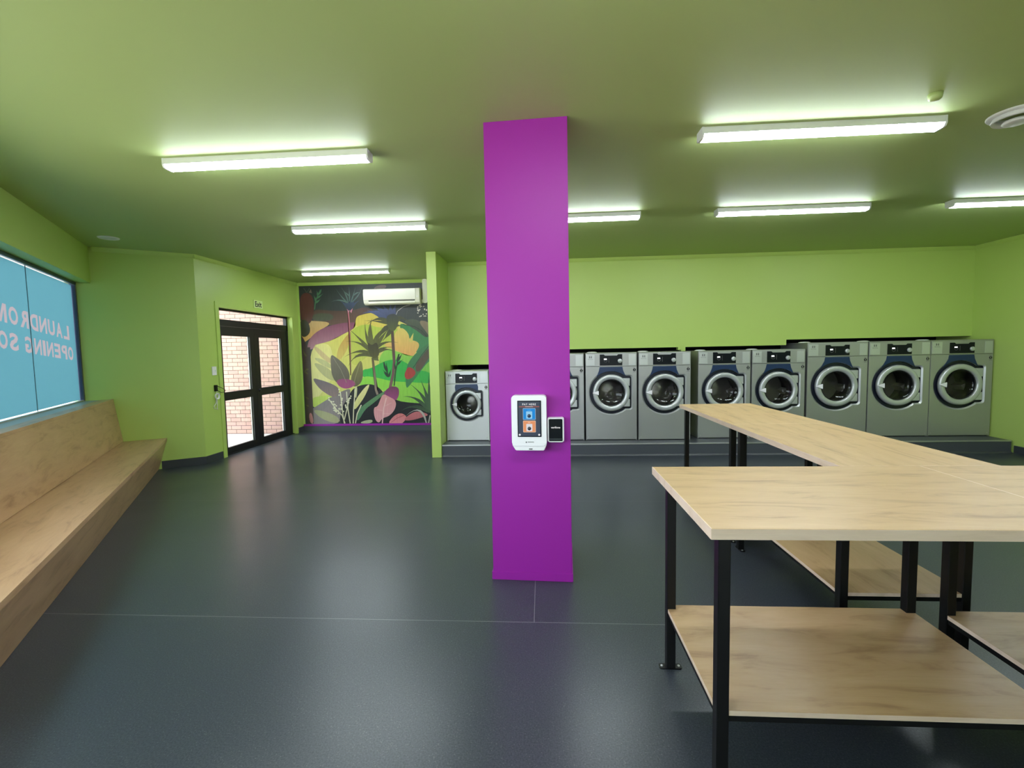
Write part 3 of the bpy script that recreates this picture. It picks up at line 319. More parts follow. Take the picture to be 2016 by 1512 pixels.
class MB:
    """collects geometry with material slots; build() links it as ONE object"""
    def __init__(self): self.bm = bmesh.new(); self.mats = []
    def mi(self, m):
        if m not in self.mats: self.mats.append(m)
        return self.mats.index(m)
    def _fin(self, geom_faces, m, smooth=False):
        i = self.mi(m)
        for f in geom_faces: f.material_index = i; f.smooth = smooth
    def box(self, lo, hi, m, bev=0, seg=2, mtx=None):
        t = bmesh.new()
        x0, y0, z0 = lo; x1, y1, z1 = hi
        v = [t.verts.new(p) for p in ((x0,y0,z0),(x1,y0,z0),(x1,y1,z0),(x0,y1,z0),(x0,y0,z1),(x1,y0,z1),(x1,y1,z1),(x0,y1,z1))]
        for f in ((0,3,2,1),(4,5,6,7),(0,1,5,4),(1,2,6,5),(2,3,7,6),(3,0,4,7)): t.faces.new([v[k] for k in f])
        if bev: bmesh.ops.bevel(t, geom=t.edges[:], offset=bev, segments=seg, affect='EDGES', profile=.6)
        self.merge(t, m, mtx)
        return self
    def merge(self, t, m, mtx=None, smooth=False):
        bmesh.ops.recalc_face_normals(t, faces=t.faces[:])
        if mtx is not None: t.transform(mtx)
        i = self.mi(m); mp = {}
        for v in t.verts: mp[v] = self.bm.verts.new(v.co)
        for f in t.faces:
            try: g = self.bm.faces.new([mp[v] for v in f.verts])
            except ValueError: continue
            g.material_index = i; g.smooth = smooth or f.smooth
        t.free()
        return self
    def prism(self, pts, h0, h1, m, axis='z', bev=0, mtx=None):
        """polygon pts extruded; axis z: (x,y), y: (x,z), x: (y,z)"""
        t = bmesh.new()
        def P(p, h): return {'z': (p[0], p[1], h), 'y': (p[0], h, p[1]), 'x': (h, p[0], p[1])}[axis]
        a = [t.verts.new(P(p, h0)) for p in pts]; b = [t.verts.new(P(p, h1)) for p in pts]
        t.faces.new(a); t.faces.new(b[::-1]); n = len(pts)
        for i in range(n): t.faces.new((a[i], a[(i+1) % n], b[(i+1) % n], b[i]))
        if bev: bmesh.ops.bevel(t, geom=t.edges[:], offset=bev, segments=2, affect='EDGES')
        return self.merge(t, m, mtx)
    def plate(self, outer, holes, y0, y1, m, mtx=None):
        """flat plate in xz with holes, from y0 to y1"""
        t = bmesh.new(); es = []
        for loop in [outer]+holes:
            vs = [t.verts.new((p[0], y0, p[1])) for p in loop]
            es += [t.edges.new((vs[i], vs[(i+1) % len(vs)])) for i in range(len(vs))]
        bmesh.ops.triangle_fill(t, use_beauty=True, use_dissolve=False, edges=es)
        r = bmesh.ops.extrude_face_region(t, geom=t.faces[:])
        bmesh.ops.translate(t, verts=[g for g in r['geom'] if isinstance(g, bmesh.types.BMVert)], vec=(0, y1-y0, 0))
        return self.merge(t, m, mtx)
    def lathe(self, prof, m, seg=48, mtx=None, closed=False):
        """prof (r, h) revolved about local z"""
        t = bmesh.new(); rings = []
        for r, h in prof:
            rings.append([t.verts.new((r*math.cos(2*math.pi*k/seg), r*math.sin(2*math.pi*k/seg), h)) for k in range(seg)] if r > 1e-6 else [t.verts.new((0, 0, h))])
        pr = list(zip(rings, rings[1:]))+([(rings[-1], rings[0])] if closed else [])
        for a, b in pr:
            for k in range(seg):
                l = (k+1) % seg
                f = ([a[k], a[l], b[l], b[k]] if len(a) > 1 and len(b) > 1 else ([a[0], b[l], b[k]] if len(b) > 1 else [a[k], a[l], b[0]]))
                t.faces.new(f).smooth = True
        return self.merge(t, m, mtx)
    def tube(self, path, r, m, seg=8, closed=False):
        t = bmesh.new(); P = [Vector(p) for p in path]; n = len(P); rings = []
        for i, p in enumerate(P):
            a = P[(i-1) % n] if closed or i else P[0]; b = P[(i+1) % n] if closed or i < n-1 else P[-1]
            d = (b-a).normalized(); u = d.cross(Vector((0.3, .2, 1))).normalized(); w = d.cross(u)
            rings.append([t.verts.new(p+r*(u*math.cos(2*math.pi*k/seg)+w*math.sin(2*math.pi*k/seg))) for k in range(seg)])
        for i in range(n if closed else n-1):
            a, b = rings[i], rings[(i+1) % n]
            for k in range(seg): t.faces.new((a[k], a[(k+1) % seg], b[(k+1) % seg], b[k])).smooth = True
        if not closed: t.faces.new(rings[0]); t.faces.new(rings[-1])
        return self.merge(t, m)
    def text(self, s, size, m, mtx, depth=.0006, bold=0, align='CENTER', space=1.0, width=None, height=None):
        """lettering in the local xy plane, then placed with mtx"""
        c = bpy.data.curves.new('t', 'FONT'); c.body = s; c.size = size; c.extrude = depth; c.offset = bold; c.space_character = space
        c.align_x = align; c.align_y = 'CENTER'; c.resolution_u = 3
        o = bpy.data.objects.new('t', c); COL.objects.link(o); bpy.context.view_layer.update()
        me = bpy.data.meshes.new_from_object(o.evaluated_get(bpy.context.evaluated_depsgraph_get()))
        bpy.data.objects.remove(o); bpy.data.curves.remove(c)
        t = bmesh.new(); t.from_mesh(me); bpy.data.meshes.remove(me)
        if width or height:
            xs = [v.co.x for v in t.verts]; ys = [v.co.y for v in t.verts]
            sx = width/(max(xs)-min(xs)) if width else 1; sy = height/(max(ys)-min(ys)) if height else 1
            cx, cy = (max(xs)+min(xs))/2, (max(ys)+min(ys))/2
            for v in t.verts: v.co.x = (v.co.x-cx)*sx; v.co.y = (v.co.y-cy)*sy
        return self.merge(t, m, mtx)
    def build(self, name, parent=None, loc=None, rotz=0):
        me = bpy.data.meshes.new(name); self.bm.to_mesh(me); self.bm.free()
        for m in self.mats: me.materials.append(m)
        o = bpy.data.objects.new(name, me); COL.objects.link(o)
        if parent: o.parent = parent
        if loc is not None: o.location = loc; o.rotation_euler.z = rotz
        return o

def tag(o, label, cat, group=None, kind=None):
    o['label'] = label; o['category'] = cat
    if group: o['group'] = group
    if kind: o['kind'] = kind
    return o
def struct(o, label, cat): return tag(o, label, cat, kind='structure')
def empty(name, loc, rotz=0):
    e = bpy.data.objects.new(name, None); COL.objects.link(e); e.location = loc; e.rotation_euler.z = rotz; e.empty_display_size = .1
    return e
def dup(o, loc, rotz=0):
    def cp(s, parent):
        c = s.copy(); COL.objects.link(c); c.parent = parent
        for ch in [k for k in bpy.data.objects if k.parent == s]: cp(ch, c)
        return c
    r = cp(o, None); r.location = loc; r.rotation_euler.z = rotz
    return r
def circ(cx, cz, r, n=48, a0=0, a1=2*math.pi, end=False):
    k = n if not end else n-1
    return [(cx+r*math.cos(a0+(a1-a0)*i/k), cz+r*math.sin(a0+(a1-a0)*i/k)) for i in range(n)]
def rrect(x0, z0, x1, z1, r, n=6):
    o = []
    for cx, cz, a in ((x1-r, z1-r, 0), (x0+r, z1-r, 90), (x0+r, z0+r, 180), (x1-r, z0+r, 270)):
        o += [(cx+r*math.cos(math.radians(a+90*i/n)), cz+r*math.sin(math.radians(a+90*i/n))) for i in range(n+1)]
    return o
FACE = Matrix.Rotation(math.pi/2, 4, 'X')        # local xy drawing -> xz plane facing -y
def at(x, y, z): return Matrix.Translation((x, y, z))

# the shopfront facade runs diagonally: s along it, n into the room
S0 = Vector((-4.40, 3.643)); DV = Vector((-.5455, .8381)); NV = Vector((.8381, .5455))
FROT = math.atan2(DV.y, DV.x)
FM = Matrix(((DV.x, -NV.x, 0, S0.x), (DV.y, -NV.y, 0, S0.y), (0, 0, 1, 0), (0, 0, 0, 1)))   # local (s, -n, z)
S_END = 2.387

# ------------------------------------------------------------------ materials
M = {}
LIME = rgb(*LIME_RGB)
M['wall'] = mat('lime_paint', LIME, rough=.42, spec=.4, bump=.06, bscale=260)
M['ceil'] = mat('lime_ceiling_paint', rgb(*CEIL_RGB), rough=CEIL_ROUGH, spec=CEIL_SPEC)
M['trimgreen'] = mat('lime_trim_paint', LIME, rough=.35)
M['purple'] = mat('purple_paint', rgb(*PURPLE_RGB), rough=.45, spec=.4, bump=.05, bscale=260)
M['vinyl'] = mat('dark_cove_vinyl', rgb(58, 61, 66), rough=.42, noise=.12, nscale=300)
M['step'] = mat('dark_step_vinyl', rgb(72, 75, 82), rough=.4, noise=.12, nscale=300)
M['black'] = mat('black_powder_coat', rgb(13, 13, 14), rough=.42, spec=.3)
M['alu_black'] = mat('black_aluminium', rgb(20, 19, 22), rough=.5)
M['navyframe'] = mat('dark_blue_aluminium', rgb(48, 58, 84), rough=.35)
M['alu'] = mat('aluminium', rgb(200, 200, 200), rough=.35, metal=.8)
M['white'] = mat('white_plastic', rgb(244, 240, 244), rough=.35)
M['whitebeam'] = mat('white_steel', rgb(225, 228, 228), rough=.4)
M['acwhite'] = mat('ivory_plastic', rgb(236, 230, 218), rough=.22)
M['steel'] = mat('silver_washer_steel', rgb(*STEEL_RGB), rough=STEEL_ROUGH, metal=STEEL_METAL, noise=.03, nscale=400)
M['daylitsteel'] = mat('daylit_washer_steel', rgb(212, 213, 214), rough=.4, metal=.15)  # paler copy of the washer steel: door daylight put into the colour
M['ringsilver'] = mat('silver_door_ring', rgb(196, 198, 198), rough=.3, metal=.45)
M['navy'] = mat('navy_plastic', rgb(17, 22, 40), rough=.35)
M['navyshield'] = mat('blue_shield_plastic', rgb(26, 48, 84), rough=.35)
M['display'] = mat('black_display', rgb(14, 17, 24), rough=.32, spec=.25)
M['rubber'] = mat('black_rubber', rgb(15, 15, 16), rough=.6)
M['drum'] = mat('drum_steel', rgb(205, 200, 194), rough=.32, metal=.75)
tn = M['drum'].node_tree.nodes.new('ShaderNodeTangent'); tn.direction_type = 'RADIAL'; tn.axis = 'Y'
M['drum'].node_tree.links.new(tn.outputs[0], M['drum'].node_tree.nodes['Principled BSDF'].inputs['Tangent'])
setp(M['drum'].node_tree.nodes['Principled BSDF'], Anisotropic=.85)
M['drumdark'] = mat('drum_shell_steel', rgb(62, 58, 54), rough=.5, metal=.7)
M['glass'] = glass('clear_glass', (.98, .99, .99, 1), .012)
M['washglass'] = glass('washer_glass', (.74, .74, .74, 1), .03, .05)
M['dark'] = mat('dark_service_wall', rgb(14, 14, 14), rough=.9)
M['ink'] = mat('grey_ink', rgb(105, 105, 105), rough=.6)
M['blackink'] = mat('black_ink', rgb(25, 25, 25), rough=.6)
M['oak'] = wood('oak_laminate', rgb(*OAK1), rgb(*OAK2), rgb(*OAK3))
M['oakedge'] = wood('oak_edge_band', rgb(222, 196, 174), rgb(230, 206, 186), rgb(206, 178, 154), .45)
M['benchwood'] = wood('bench_oak_laminate', rgb(*BEN1), rgb(*BEN2), rgb(*BEN3), .34)
M['seam'] = mat('grey_film_seam', rgb(84, 116, 126), rough=.5)
M['sill'] = mat('grey_sill', rgb(168, 174, 178), rough=.4)
M['led'] = emis('led_diffuser', LED_C, LED)
M['concrete'] = mat('pale_concrete', rgb(214, 210, 205), rough=.8, noise=.08, nscale=9)
M['paving'] = mat('grey_paving', rgb(170, 168, 164), rough=.85, noise=.08, nscale=4)

def floor_mat():
    m, nt, b = new_mat('dark_speckled_vinyl_floor')
    L = nt.links.new
    tc = nt.nodes.new('ShaderNodeTexCoord'); sx = nt.nodes.new('ShaderNodeSeparateXYZ'); L(tc.outputs['Object'], sx.inputs[0])
    def math_(op, a, b_=None, c=None):
        n = nt.nodes.new('ShaderNodeMath'); n.operation = op
        for i, v in enumerate((a, b_, c)):
            if v is None: continue
            if isinstance(v, (int, float)): n.inputs[i].default_value = v
            else: L(v, n.inputs[i])
        return n.outputs[0]
    X, Y = sx.outputs[0], sx.outputs[1]
    s1 = math_('LESS_THAN', math_('ABSOLUTE', math_('SUBTRACT', Y, 2.4985)), .0022)
    s2 = math_('MULTIPLY', math_('LESS_THAN', math_('ABSOLUTE', math_('SUBTRACT', Y, 4.61)), .003), .35)
    s3 = math_('MULTIPLY', math_('LESS_THAN', math_('ABSOLUTE', math_('ADD', X, .0655)), .002), math_('MULTIPLY', math_('GREATER_THAN', Y, 2.4985), math_('LESS_THAN', Y, 3.0)))
    seam = math_('MAXIMUM', math_('MAXIMUM', s1, s2), s3)
    v = nt.nodes.new('ShaderNodeTexVoronoi'); v.inputs['Scale'].default_value = 70; L(tc.outputs['Object'], v.inputs['Vector'])
    sp = math_('MULTIPLY', math_('LESS_THAN', v.outputs['Distance'], .14), .2)
    n1 = nt.nodes.new('ShaderNodeTexNoise'); n1.inputs['Scale'].default_value = 150; n1.inputs['Detail'].default_value = 2; L(tc.outputs['Object'], n1.inputs['Vector'])
    n2 = nt.nodes.new('ShaderNodeTexNoise'); n2.inputs['Scale'].default_value = 1.3; n2.inputs['Detail'].default_value = 4; L(tc.outputs['Object'], n2.inputs['Vector'])
    r = nt.nodes.new('ShaderNodeValToRGB'); r.color_ramp.elements[0].color = rgb(*FLOOR1); r.color_ramp.elements[1].color = rgb(*FLOOR2)
    r.color_ramp.elements[0].position = .3; r.color_ramp.elements[1].position = .7
    L(n1.outputs[0], r.inputs[0])
    mx = nt.nodes.new('ShaderNodeMix'); mx.data_type = 'RGBA'; L(math_('MAXIMUM', math_('MULTIPLY', seam, .5), sp), mx.inputs[0]); L(r.outputs[0], mx.inputs[6]); mx.inputs[7].default_value = rgb(150, 150, 150)
    L(mx.outputs[2], b.inputs['Base Color'])
    rr = nt.nodes.new('ShaderNodeMapRange'); rr.inputs['To Min'].default_value = FLOOR_R-.05; rr.inputs['To Max'].default_value = FLOOR_R+.06; L(n2.outputs[0], rr.inputs[0]); L(rr.outputs[0], b.inputs['Roughness'])
    bp = nt.nodes.new('ShaderNodeBump'); bp.inputs['Strength'].default_value = .03; bp.inputs['Distance'].default_value = .0005
    L(n1.outputs[0], bp.inputs['Height']); L(bp.outputs[0], b.inputs['Normal'])
    b.inputs['Specular IOR Level'].default_value = .5
    return m
M['floor'] = floor_mat()

def brick_mat():
    m, nt, b = new_mat('pale_pink_brick')
    L = nt.links.new
    tc = nt.nodes.new('ShaderNodeTexCoord'); sx = nt.nodes.new('ShaderNodeSeparateXYZ'); cb = nt.nodes.new('ShaderNodeCombineXYZ')
    L(tc.outputs['Object'], sx.inputs[0]); L(sx.outputs[0], cb.inputs[0]); L(sx.outputs[2], cb.inputs[1])
    br = nt.nodes.new('ShaderNodeTexBrick'); L(cb.outputs[0], br.inputs['Vector'])
    br.inputs['Color1'].default_value = rgb(172, 138, 128); br.inputs['Color2'].default_value = rgb(158, 122, 115); br.inputs['Mortar'].default_value = rgb(84, 66, 60)
    br.inputs['Scale'].default_value = 1; br.inputs['Mortar Size'].default_value = .005; br.inputs['Brick Width'].default_value = .205; br.inputs['Row Height'].default_value = .078; br.inputs['Bias'].default_value = -.3
    L(br.outputs[0], b.inputs['Base Color']); b.inputs['Roughness'].default_value = .85
    return m
M['brick'] = brick_mat()

def film_mat():
    """thin printed window film: scatters the daylight behind it"""
    def one(name, c, r):
        m = bpy.data.materials.new(name); m.use_nodes = True; nt = m.node_tree
        for n in list(nt.nodes): nt.nodes.remove(n)
        o = nt.nodes.new('ShaderNodeOutputMaterial'); t = nt.nodes.new('ShaderNodeBsdfTranslucent'); d = nt.nodes.new('ShaderNodeBsdfDiffuse'); mx = nt.nodes.new('ShaderNodeMixShader')
        t.inputs[0].default_value = c; d.inputs[0].default_value = r; mx.inputs[0].default_value = .25
        g = nt.nodes.new('ShaderNodeBsdfGlossy'); g.inputs['Roughness'].default_value = .12; m2 = nt.nodes.new('ShaderNodeMixShader'); m2.inputs[0].default_value = .04
        nt.links.new(t.outputs[0], mx.inputs[1]); nt.links.new(d.outputs[0], mx.inputs[2]); nt.links.new(mx.outputs[0], m2.inputs[1]); nt.links.new(g.outputs[0], m2.inputs[2]); nt.links.new(m2.outputs[0], o.inputs[0])
        return m
    return one('teal_window_film', FILM, rgb(90, 150, 165)), one('pink_film_lettering', FILM_TXT, rgb(200, 170, 170))
M['film'], M['filmtxt'] = film_mat()

# ------------------------------------------------------------------ setting
A2 = S0+DV*S_END                       # facade / corner wall corner
B2 = Vector((-4.775, 6.244))
XD = -4.775                            # door wall plane
YB = 7.42                              # wall above the washers
YM = 8.97                              # mural wall
XR = 6.40                              # right wall
YF = -2.6                              # shop front behind the camera
s_front = (YF-S0.y)/DV.y
CORN = S0+DV*s_front

plan = [(CORN.x-.25, YF-.2), (XR+.3, YF-.2), (XR+.3, 9.2), (XD-.12, 9.2), (XD-.12, 6.2), (A2.x-.25, A2.y+.12)]
b = MB(); b.prism([(p[0], p[1]) for p in plan], -.06, 0, M['floor']); struct(b.build('floor'), 'dark grey speckled vinyl floor with pale weld seams', 'floor')
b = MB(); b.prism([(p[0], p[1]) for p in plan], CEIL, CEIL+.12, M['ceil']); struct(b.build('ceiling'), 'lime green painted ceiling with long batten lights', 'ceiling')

# facade wall with two window openings (local frame s, -n, z)
W1 = (-.70, 2.387); W2 = (-6.6, -.82)
b = MB()
def fbox(s0, s1, z0, z1, n0=-.2, n1=0, m=None): b.box((s0, -n1, z0), (s1, -n0, z1), m or M['wall'])
fbox(s_front-.1, S_END+.25, 2.478, CEIL); fbox(s_front-.1, S_END+.25, 0, .968)
fbox(W2[1], W1[0], 0, 2.478); fbox(s_front-.1, W2[0], 0, 2.478)
o = b.build('wall_window'); o.matrix_world = FM; struct(o, 'lime green shopfront wall above and below the filmed window', 'wall')

def glyph(ch):
    """one bold capital, unit size from (0, 0) to (1, 1)"""
    if ch == 'M':
        t = bmesh.new()
        t.faces.new([t.verts.new((x, y, 0)) for x, y in ((0, 0), (.2, 0), (.2, .68), (.42, 0), (.58, 0), (.8, .68), (.8, 0), (1, 0), (1, 1), (.74, 1), (.5, .3), (.26, 1), (0, 1))])
        return t
    c = bpy.data.curves.new('lettering', 'FONT'); c.body = ch; c.size = .2; c.offset = .007; c.resolution_u = 3
    o = bpy.data.objects.new('lettering', c); COL.objects.link(o); bpy.context.view_layer.update()
    me = bpy.data.meshes.new_from_object(o.evaluated_get(bpy.context.evaluated_depsgraph_get()))
    bpy.data.objects.remove(o); bpy.data.curves.remove(c)
    t = bmesh.new(); t.from_mesh(me); bpy.data.meshes.remove(me)
    bmesh.ops.remove_doubles(t, verts=t.verts[:], dist=.0002)
    xs = [v.co.x for v in t.verts]; ys = [v.co.y for v in t.verts]
    for v in t.verts: v.co = Vector(((v.co.x-min(xs))/(max(xs)-min(xs)), (v.co.y-min(ys))/(max(ys)-min(ys)), 0))
    return t

def sign_letters(word, right, zc, width, height, tilt):
    """letters of a sign read from outside, so mirrored from in here"""
    rel = [{'I': .34, 'M': 1.15, ' ': .36}.get(ch, .84) for ch in word]; gap = .17
    unit_ = width/(sum(rel)+gap*(len(word)-1)); x = 0; out = []
    for ch, r in zip(word, rel):
        if ch != ' ':
            t = glyph(ch)
            for v in t.verts:
                px = right-(x+v.co.x*r)*unit_
                v.co = Vector((px, .177, zc+(v.co.y-.5)*height+(px-right+width/2)*tilt))
            out.append(t)
        x += r+gap
    return out

def sheet(parent, s0, s1, z0, z1):
    """printed film: a teal sheet with the letters let into it"""
    bm = bmesh.new(); letters = MB()
    cor = [bm.verts.new(p) for p in ((s0, .177, z0), (s1, .177, z0), (s1, .177, z1), (s0, .177, z1))]
    es = [bm.edges.new((cor[i], cor[(i+1) % 4])) for i in range(4)]
    for word, right, zc, wd, ht in (('LAUNDROMAT', 2.12, 1.905, 2.40, .168), ('OPENING SOON', 2.21, 1.655, 2.40, .162)):
        for t in sign_letters(word, right, zc, wd, ht, -.062):
            vm = {}
            for ed in t.edges:
                if len(ed.link_faces) == 1:
                    for v in ed.verts:
                        if v not in vm: vm[v] = bm.verts.new(v.co)
                    es.append(bm.edges.new([vm[v] for v in ed.verts]))
            letters.merge(t, M['filmtxt'])
    bmesh.ops.triangle_fill(bm, use_beauty=True, use_dissolve=False, edges=es)
    f = MB(); f.merge(bm, M['film']); fo = f.build('window_film', parent)
    letters.build('lettering', fo)

def window(name, s0, s1, z0, z1, label, mulls, film=None, gap=.008):
    e = empty(name, (0, 0, 0)); e.matrix_world = FM; struct(e, label, 'window')
    b = MB()
    for a in ((s0, s0+.05, z0, z1), (s1-.05, s1, z0, z1)): b.box((a[0], .14, a[2]), (a[1], .2, a[3]), M['navyframe'], .003)
    b.box((s0, .14, z1-.036), (s1, .2, z1), M['navyframe'], .003)
    b.box((s0, .14, z0), (s1, .2, z0+.03), M['alu'], .003)
    b.build('window_frame', e)
    b = MB(); b.box((s0+.04, .178, z0+.02), (s1-.04, .184, z1-.03), M['glass']); b.build('window_pane', e)
    if film:
        sheet(e, s0+.05, s1-.056, z0+.03+gap, z1-.036-gap)
        b = MB()
        for mm in mulls: b.box((mm-.004, .170, z0+.03), (mm+.002, .1755, z1-.036), M['seam'])
        b.build('window_mullion', e)
    else:
        b = MB()
        for mm in mulls: b.box((mm-.025, .14, z0), (mm+.025, .2, z1), M['navyframe'], .003)
        b.build('window_mullion', e)
    return e
w1 = window('window_1', W1[0], W1[1], .968, 2.478, 'shop window covered with teal film showing reversed opening sign', [-.52, .955], film=True)
window('window_2', W2[0], W2[1], .968, 2.478, 'clear shop window further along the same facade', [-5.2, -3.75, -2.3])

# corner wall A-B (thick prism), door wall, mural wall, back wall, partition, right wall, front wall
def wall_prism(name, pts, z0, z1, label, m=None):
    b = MB(); b.prism(pts, z0, z1, m or M['wall']); return struct(b.build(name), label, 'wall')
ab = (B2-A2).normalized(); abn = Vector((-ab.y, ab.x))
A3 = A2-NV*.25
wall_prism('wall_corner', [(A3.x, A3.y), (B2.x, B2.y), (B2.x-.12, B2.y+.12), (A3.x+abn.x*.12, A3.y+abn.y*.12)], 0, CEIL, 'short lime green wall between the window and the glass doors')
DY0, DY1, DZ = 6.68, 8.714, 2.252
b = MB()
b.box((XD-.115, B2.y, 0), (XD, DY0, CEIL), M['wall']); b.box((XD-.115, DY1, 0), (XD, YM+.1, CEIL), M['wall']); b.box((XD-.115, DY0, DZ), (XD, DY1, CEIL), M['wall'])
struct(b.build('wall_door'), 'lime green wall holding the black glass double doors', 'wall')
b = MB(); b.box((XD-.1, YM, 0), (XR+.2, YM+.1, CEIL), M['wall']); struct(b.build('wall_mural'), 'far wall behind the jungle mural', 'wall')
b = MB(); b.box((-1.606, 6.577, 0), (-1.4686, YM, CEIL), M['wall'], .003); struct(b.build('wall_partition'), 'narrow lime green partition end beside the lone washer', 'wall')
b = MB()
b.box((-1.4686, YB, 1.312), (-.40, YB+.1, CEIL), M['wall']); b.box((-.40, YB, 1.527), (3.732, YB+.1, CEIL), M['wall']); b.box((3.732, YB, 1.61), (XR, YB+.1, CEIL), M['wall'])
b.box((2.156, YB, .1725), (2.222, YB+.1, 1.527), M['wall']); b.box((2.112, YB, 1.484), (2.16, YB+.1, 1.527), M['wall'])
struct(b.build('wall_back'), 'lime green wall above the row of washers', 'wall')
b = MB(); b.box((XR, YF-.1, 0), (XR+.12, YM, CEIL), M['wall']); struct(b.build('wall_right'), 'plain lime green wall at the end of the washers', 'wall')
b = MB(); b.box((CORN.x-.2, YF-.15, 0), (FX0, YF, CEIL), M['wall']); b.box((FX1, YF-.15, 0), (XR, YF, CEIL), M['wall']); b.box((FX0, YF-.15, 2.5), (FX1, YF, CEIL), M['wall'])
struct(b.build('wall_front'), 'lime green front wall around the shopfront glazing', 'wall')
# dark service space behind the washers
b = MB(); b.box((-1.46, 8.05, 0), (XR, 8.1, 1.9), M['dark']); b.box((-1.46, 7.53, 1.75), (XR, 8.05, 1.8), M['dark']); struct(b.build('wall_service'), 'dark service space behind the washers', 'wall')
e = empty('window_3', (0, 0, 0)); struct(e, 'glazed shopfront behind the camera', 'window')
b = MB()
for x in (FX0, (FX0+FX1)/2-.025, FX1-.05): b.box((x, YF-.1, 0), (x+.05, YF-.05, 2.5), M['alu_black'])
b.box((FX0, YF-.1, 2.45), (FX1, YF-.05, 2.5), M['alu_black']); b.box((FX0, YF-.1, 0), (FX1, YF-.05, .08), M['alu_black']); b.build('window_frame', e)
b = MB(); b.box((FX0+.05, YF-.08, .08), (FX1-.05, YF-.074, 2.45), M['glass']); b.build('window_pane', e)

# pillar
PL, PR = Vector((-.343, 2.9895)), Vector((.1746, 2.9631))
pd = (PR-PL).normalized(); pn = Vector((-pd.y, pd.x))
def pil(off, depth=.5): 
    a = PL-pd*off-pn*off; c = PR+pd*off-pn*off
    return [(a.x, a.y), (c.x, c.y), (c.x+pn.x*(depth+2*off), c.y+pn.y*(depth+2*off)), (a.x+pn.x*(depth+2*off), a.y+pn.y*(depth+2*off))]
b = MB(); b.prism(pil(0), 0, CEIL, M['purple'], bev=.002); struct(b.build('pillar'), 'square purple pillar in the middle of the room', 'pillar')
b = MB(); b.prism(pil(.007), 0, .055, M['purple'], bev=.002); struct(b.build('baseboard_pillar'), 'low purple skirting around the pillar foot', 'baseboard')

# cornices and baseboards
def strip(name, pts, z0, z1, th, m, label, cat, cove=False):
    b = MB()
    for p, q in zip(pts, pts[1:]):
        p, q = Vector(p), Vector(q); d = (q-p).normalized(); nn = Vector((d.y, -d.x)); ang = math.atan2(d.y, d.x); L_ = (q-p).length
        prof = [(0, z0), (0, z1), (-th, z1), (-th*.45, z0+(z1-z0)*.35)] if cove else [(0, z0), (-th, z0), (-th, z1-.004), (-th*.4, z1), (0, z1)]
        b.prism(prof, -th*.5, L_+th*.5, m, axis='x', mtx=Matrix.Translation((p.x, p.y, 0)) @ Matrix.Rotation(ang, 4, 'Z'))
    return struct(b.build(name), label, cat)
Z0 = CEIL-.055
strip('trim_1', [(-5.65, A2.y+.02), (B2.x, B2.y), (XD, YM), (-1.606, YM)], Z0, CEIL, .03, M['trimgreen'], 'green cornice along the corner, door and mural walls', 'cornice', True)
strip('trim_2', [(-1.4686, YB), (XR, YB), (XR, YF)], Z0, CEIL, .03, M['trimgreen'], 'green cornice over the washers and right wall', 'cornice', True)
s_a = A2+ab*.60
strip('baseboard_corner', [(s_a.x, s_a.y), (B2.x, B2.y), (XD, DY0-.09)], 0, .108, .008, M['vinyl'], 'dark cove skirting between bench and doors', 'baseboard')
strip('baseboard_mural', [(XD, DY1+.01), (XD, YM), (-1.606, YM)], 0, .105, .01, M['step'], 'dark cove skirting below the mural', 'baseboard')
strip('baseboard_right', [(XR, 6.7), (XR, YF)], 0, .1, .008, M['vinyl'], 'dark cove skirting on the right wall', 'baseboard')
b = MB(); b.box((XD+.01, YM-.016, .105), (-1.62, YM, .145), M['purple'], .002); struct(b.build('trim_3'), 'purple rail along the foot of the mural', 'trim')

# outside
b = MB(); b.box((-30, -30, -.12), (30, 30, -.06), M['paving']); struct(b.build('ground_outside'), 'grey paving outside the shop', 'ground')
b = MB(); b.box((-9, 6.3, -.06), (XD-.115, 8.78, -.012), M['concrete']); struct(b.build('pavement_outside'), 'pale concrete path outside the glass doors', 'ground')
b = MB(); b.box((-9, 8.78, -.05), (XD-.115, 9.0, 3.04), M['brick']); struct(b.build('wall_brick'), 'pale pink brick wall seen through the glass doors', 'wall')

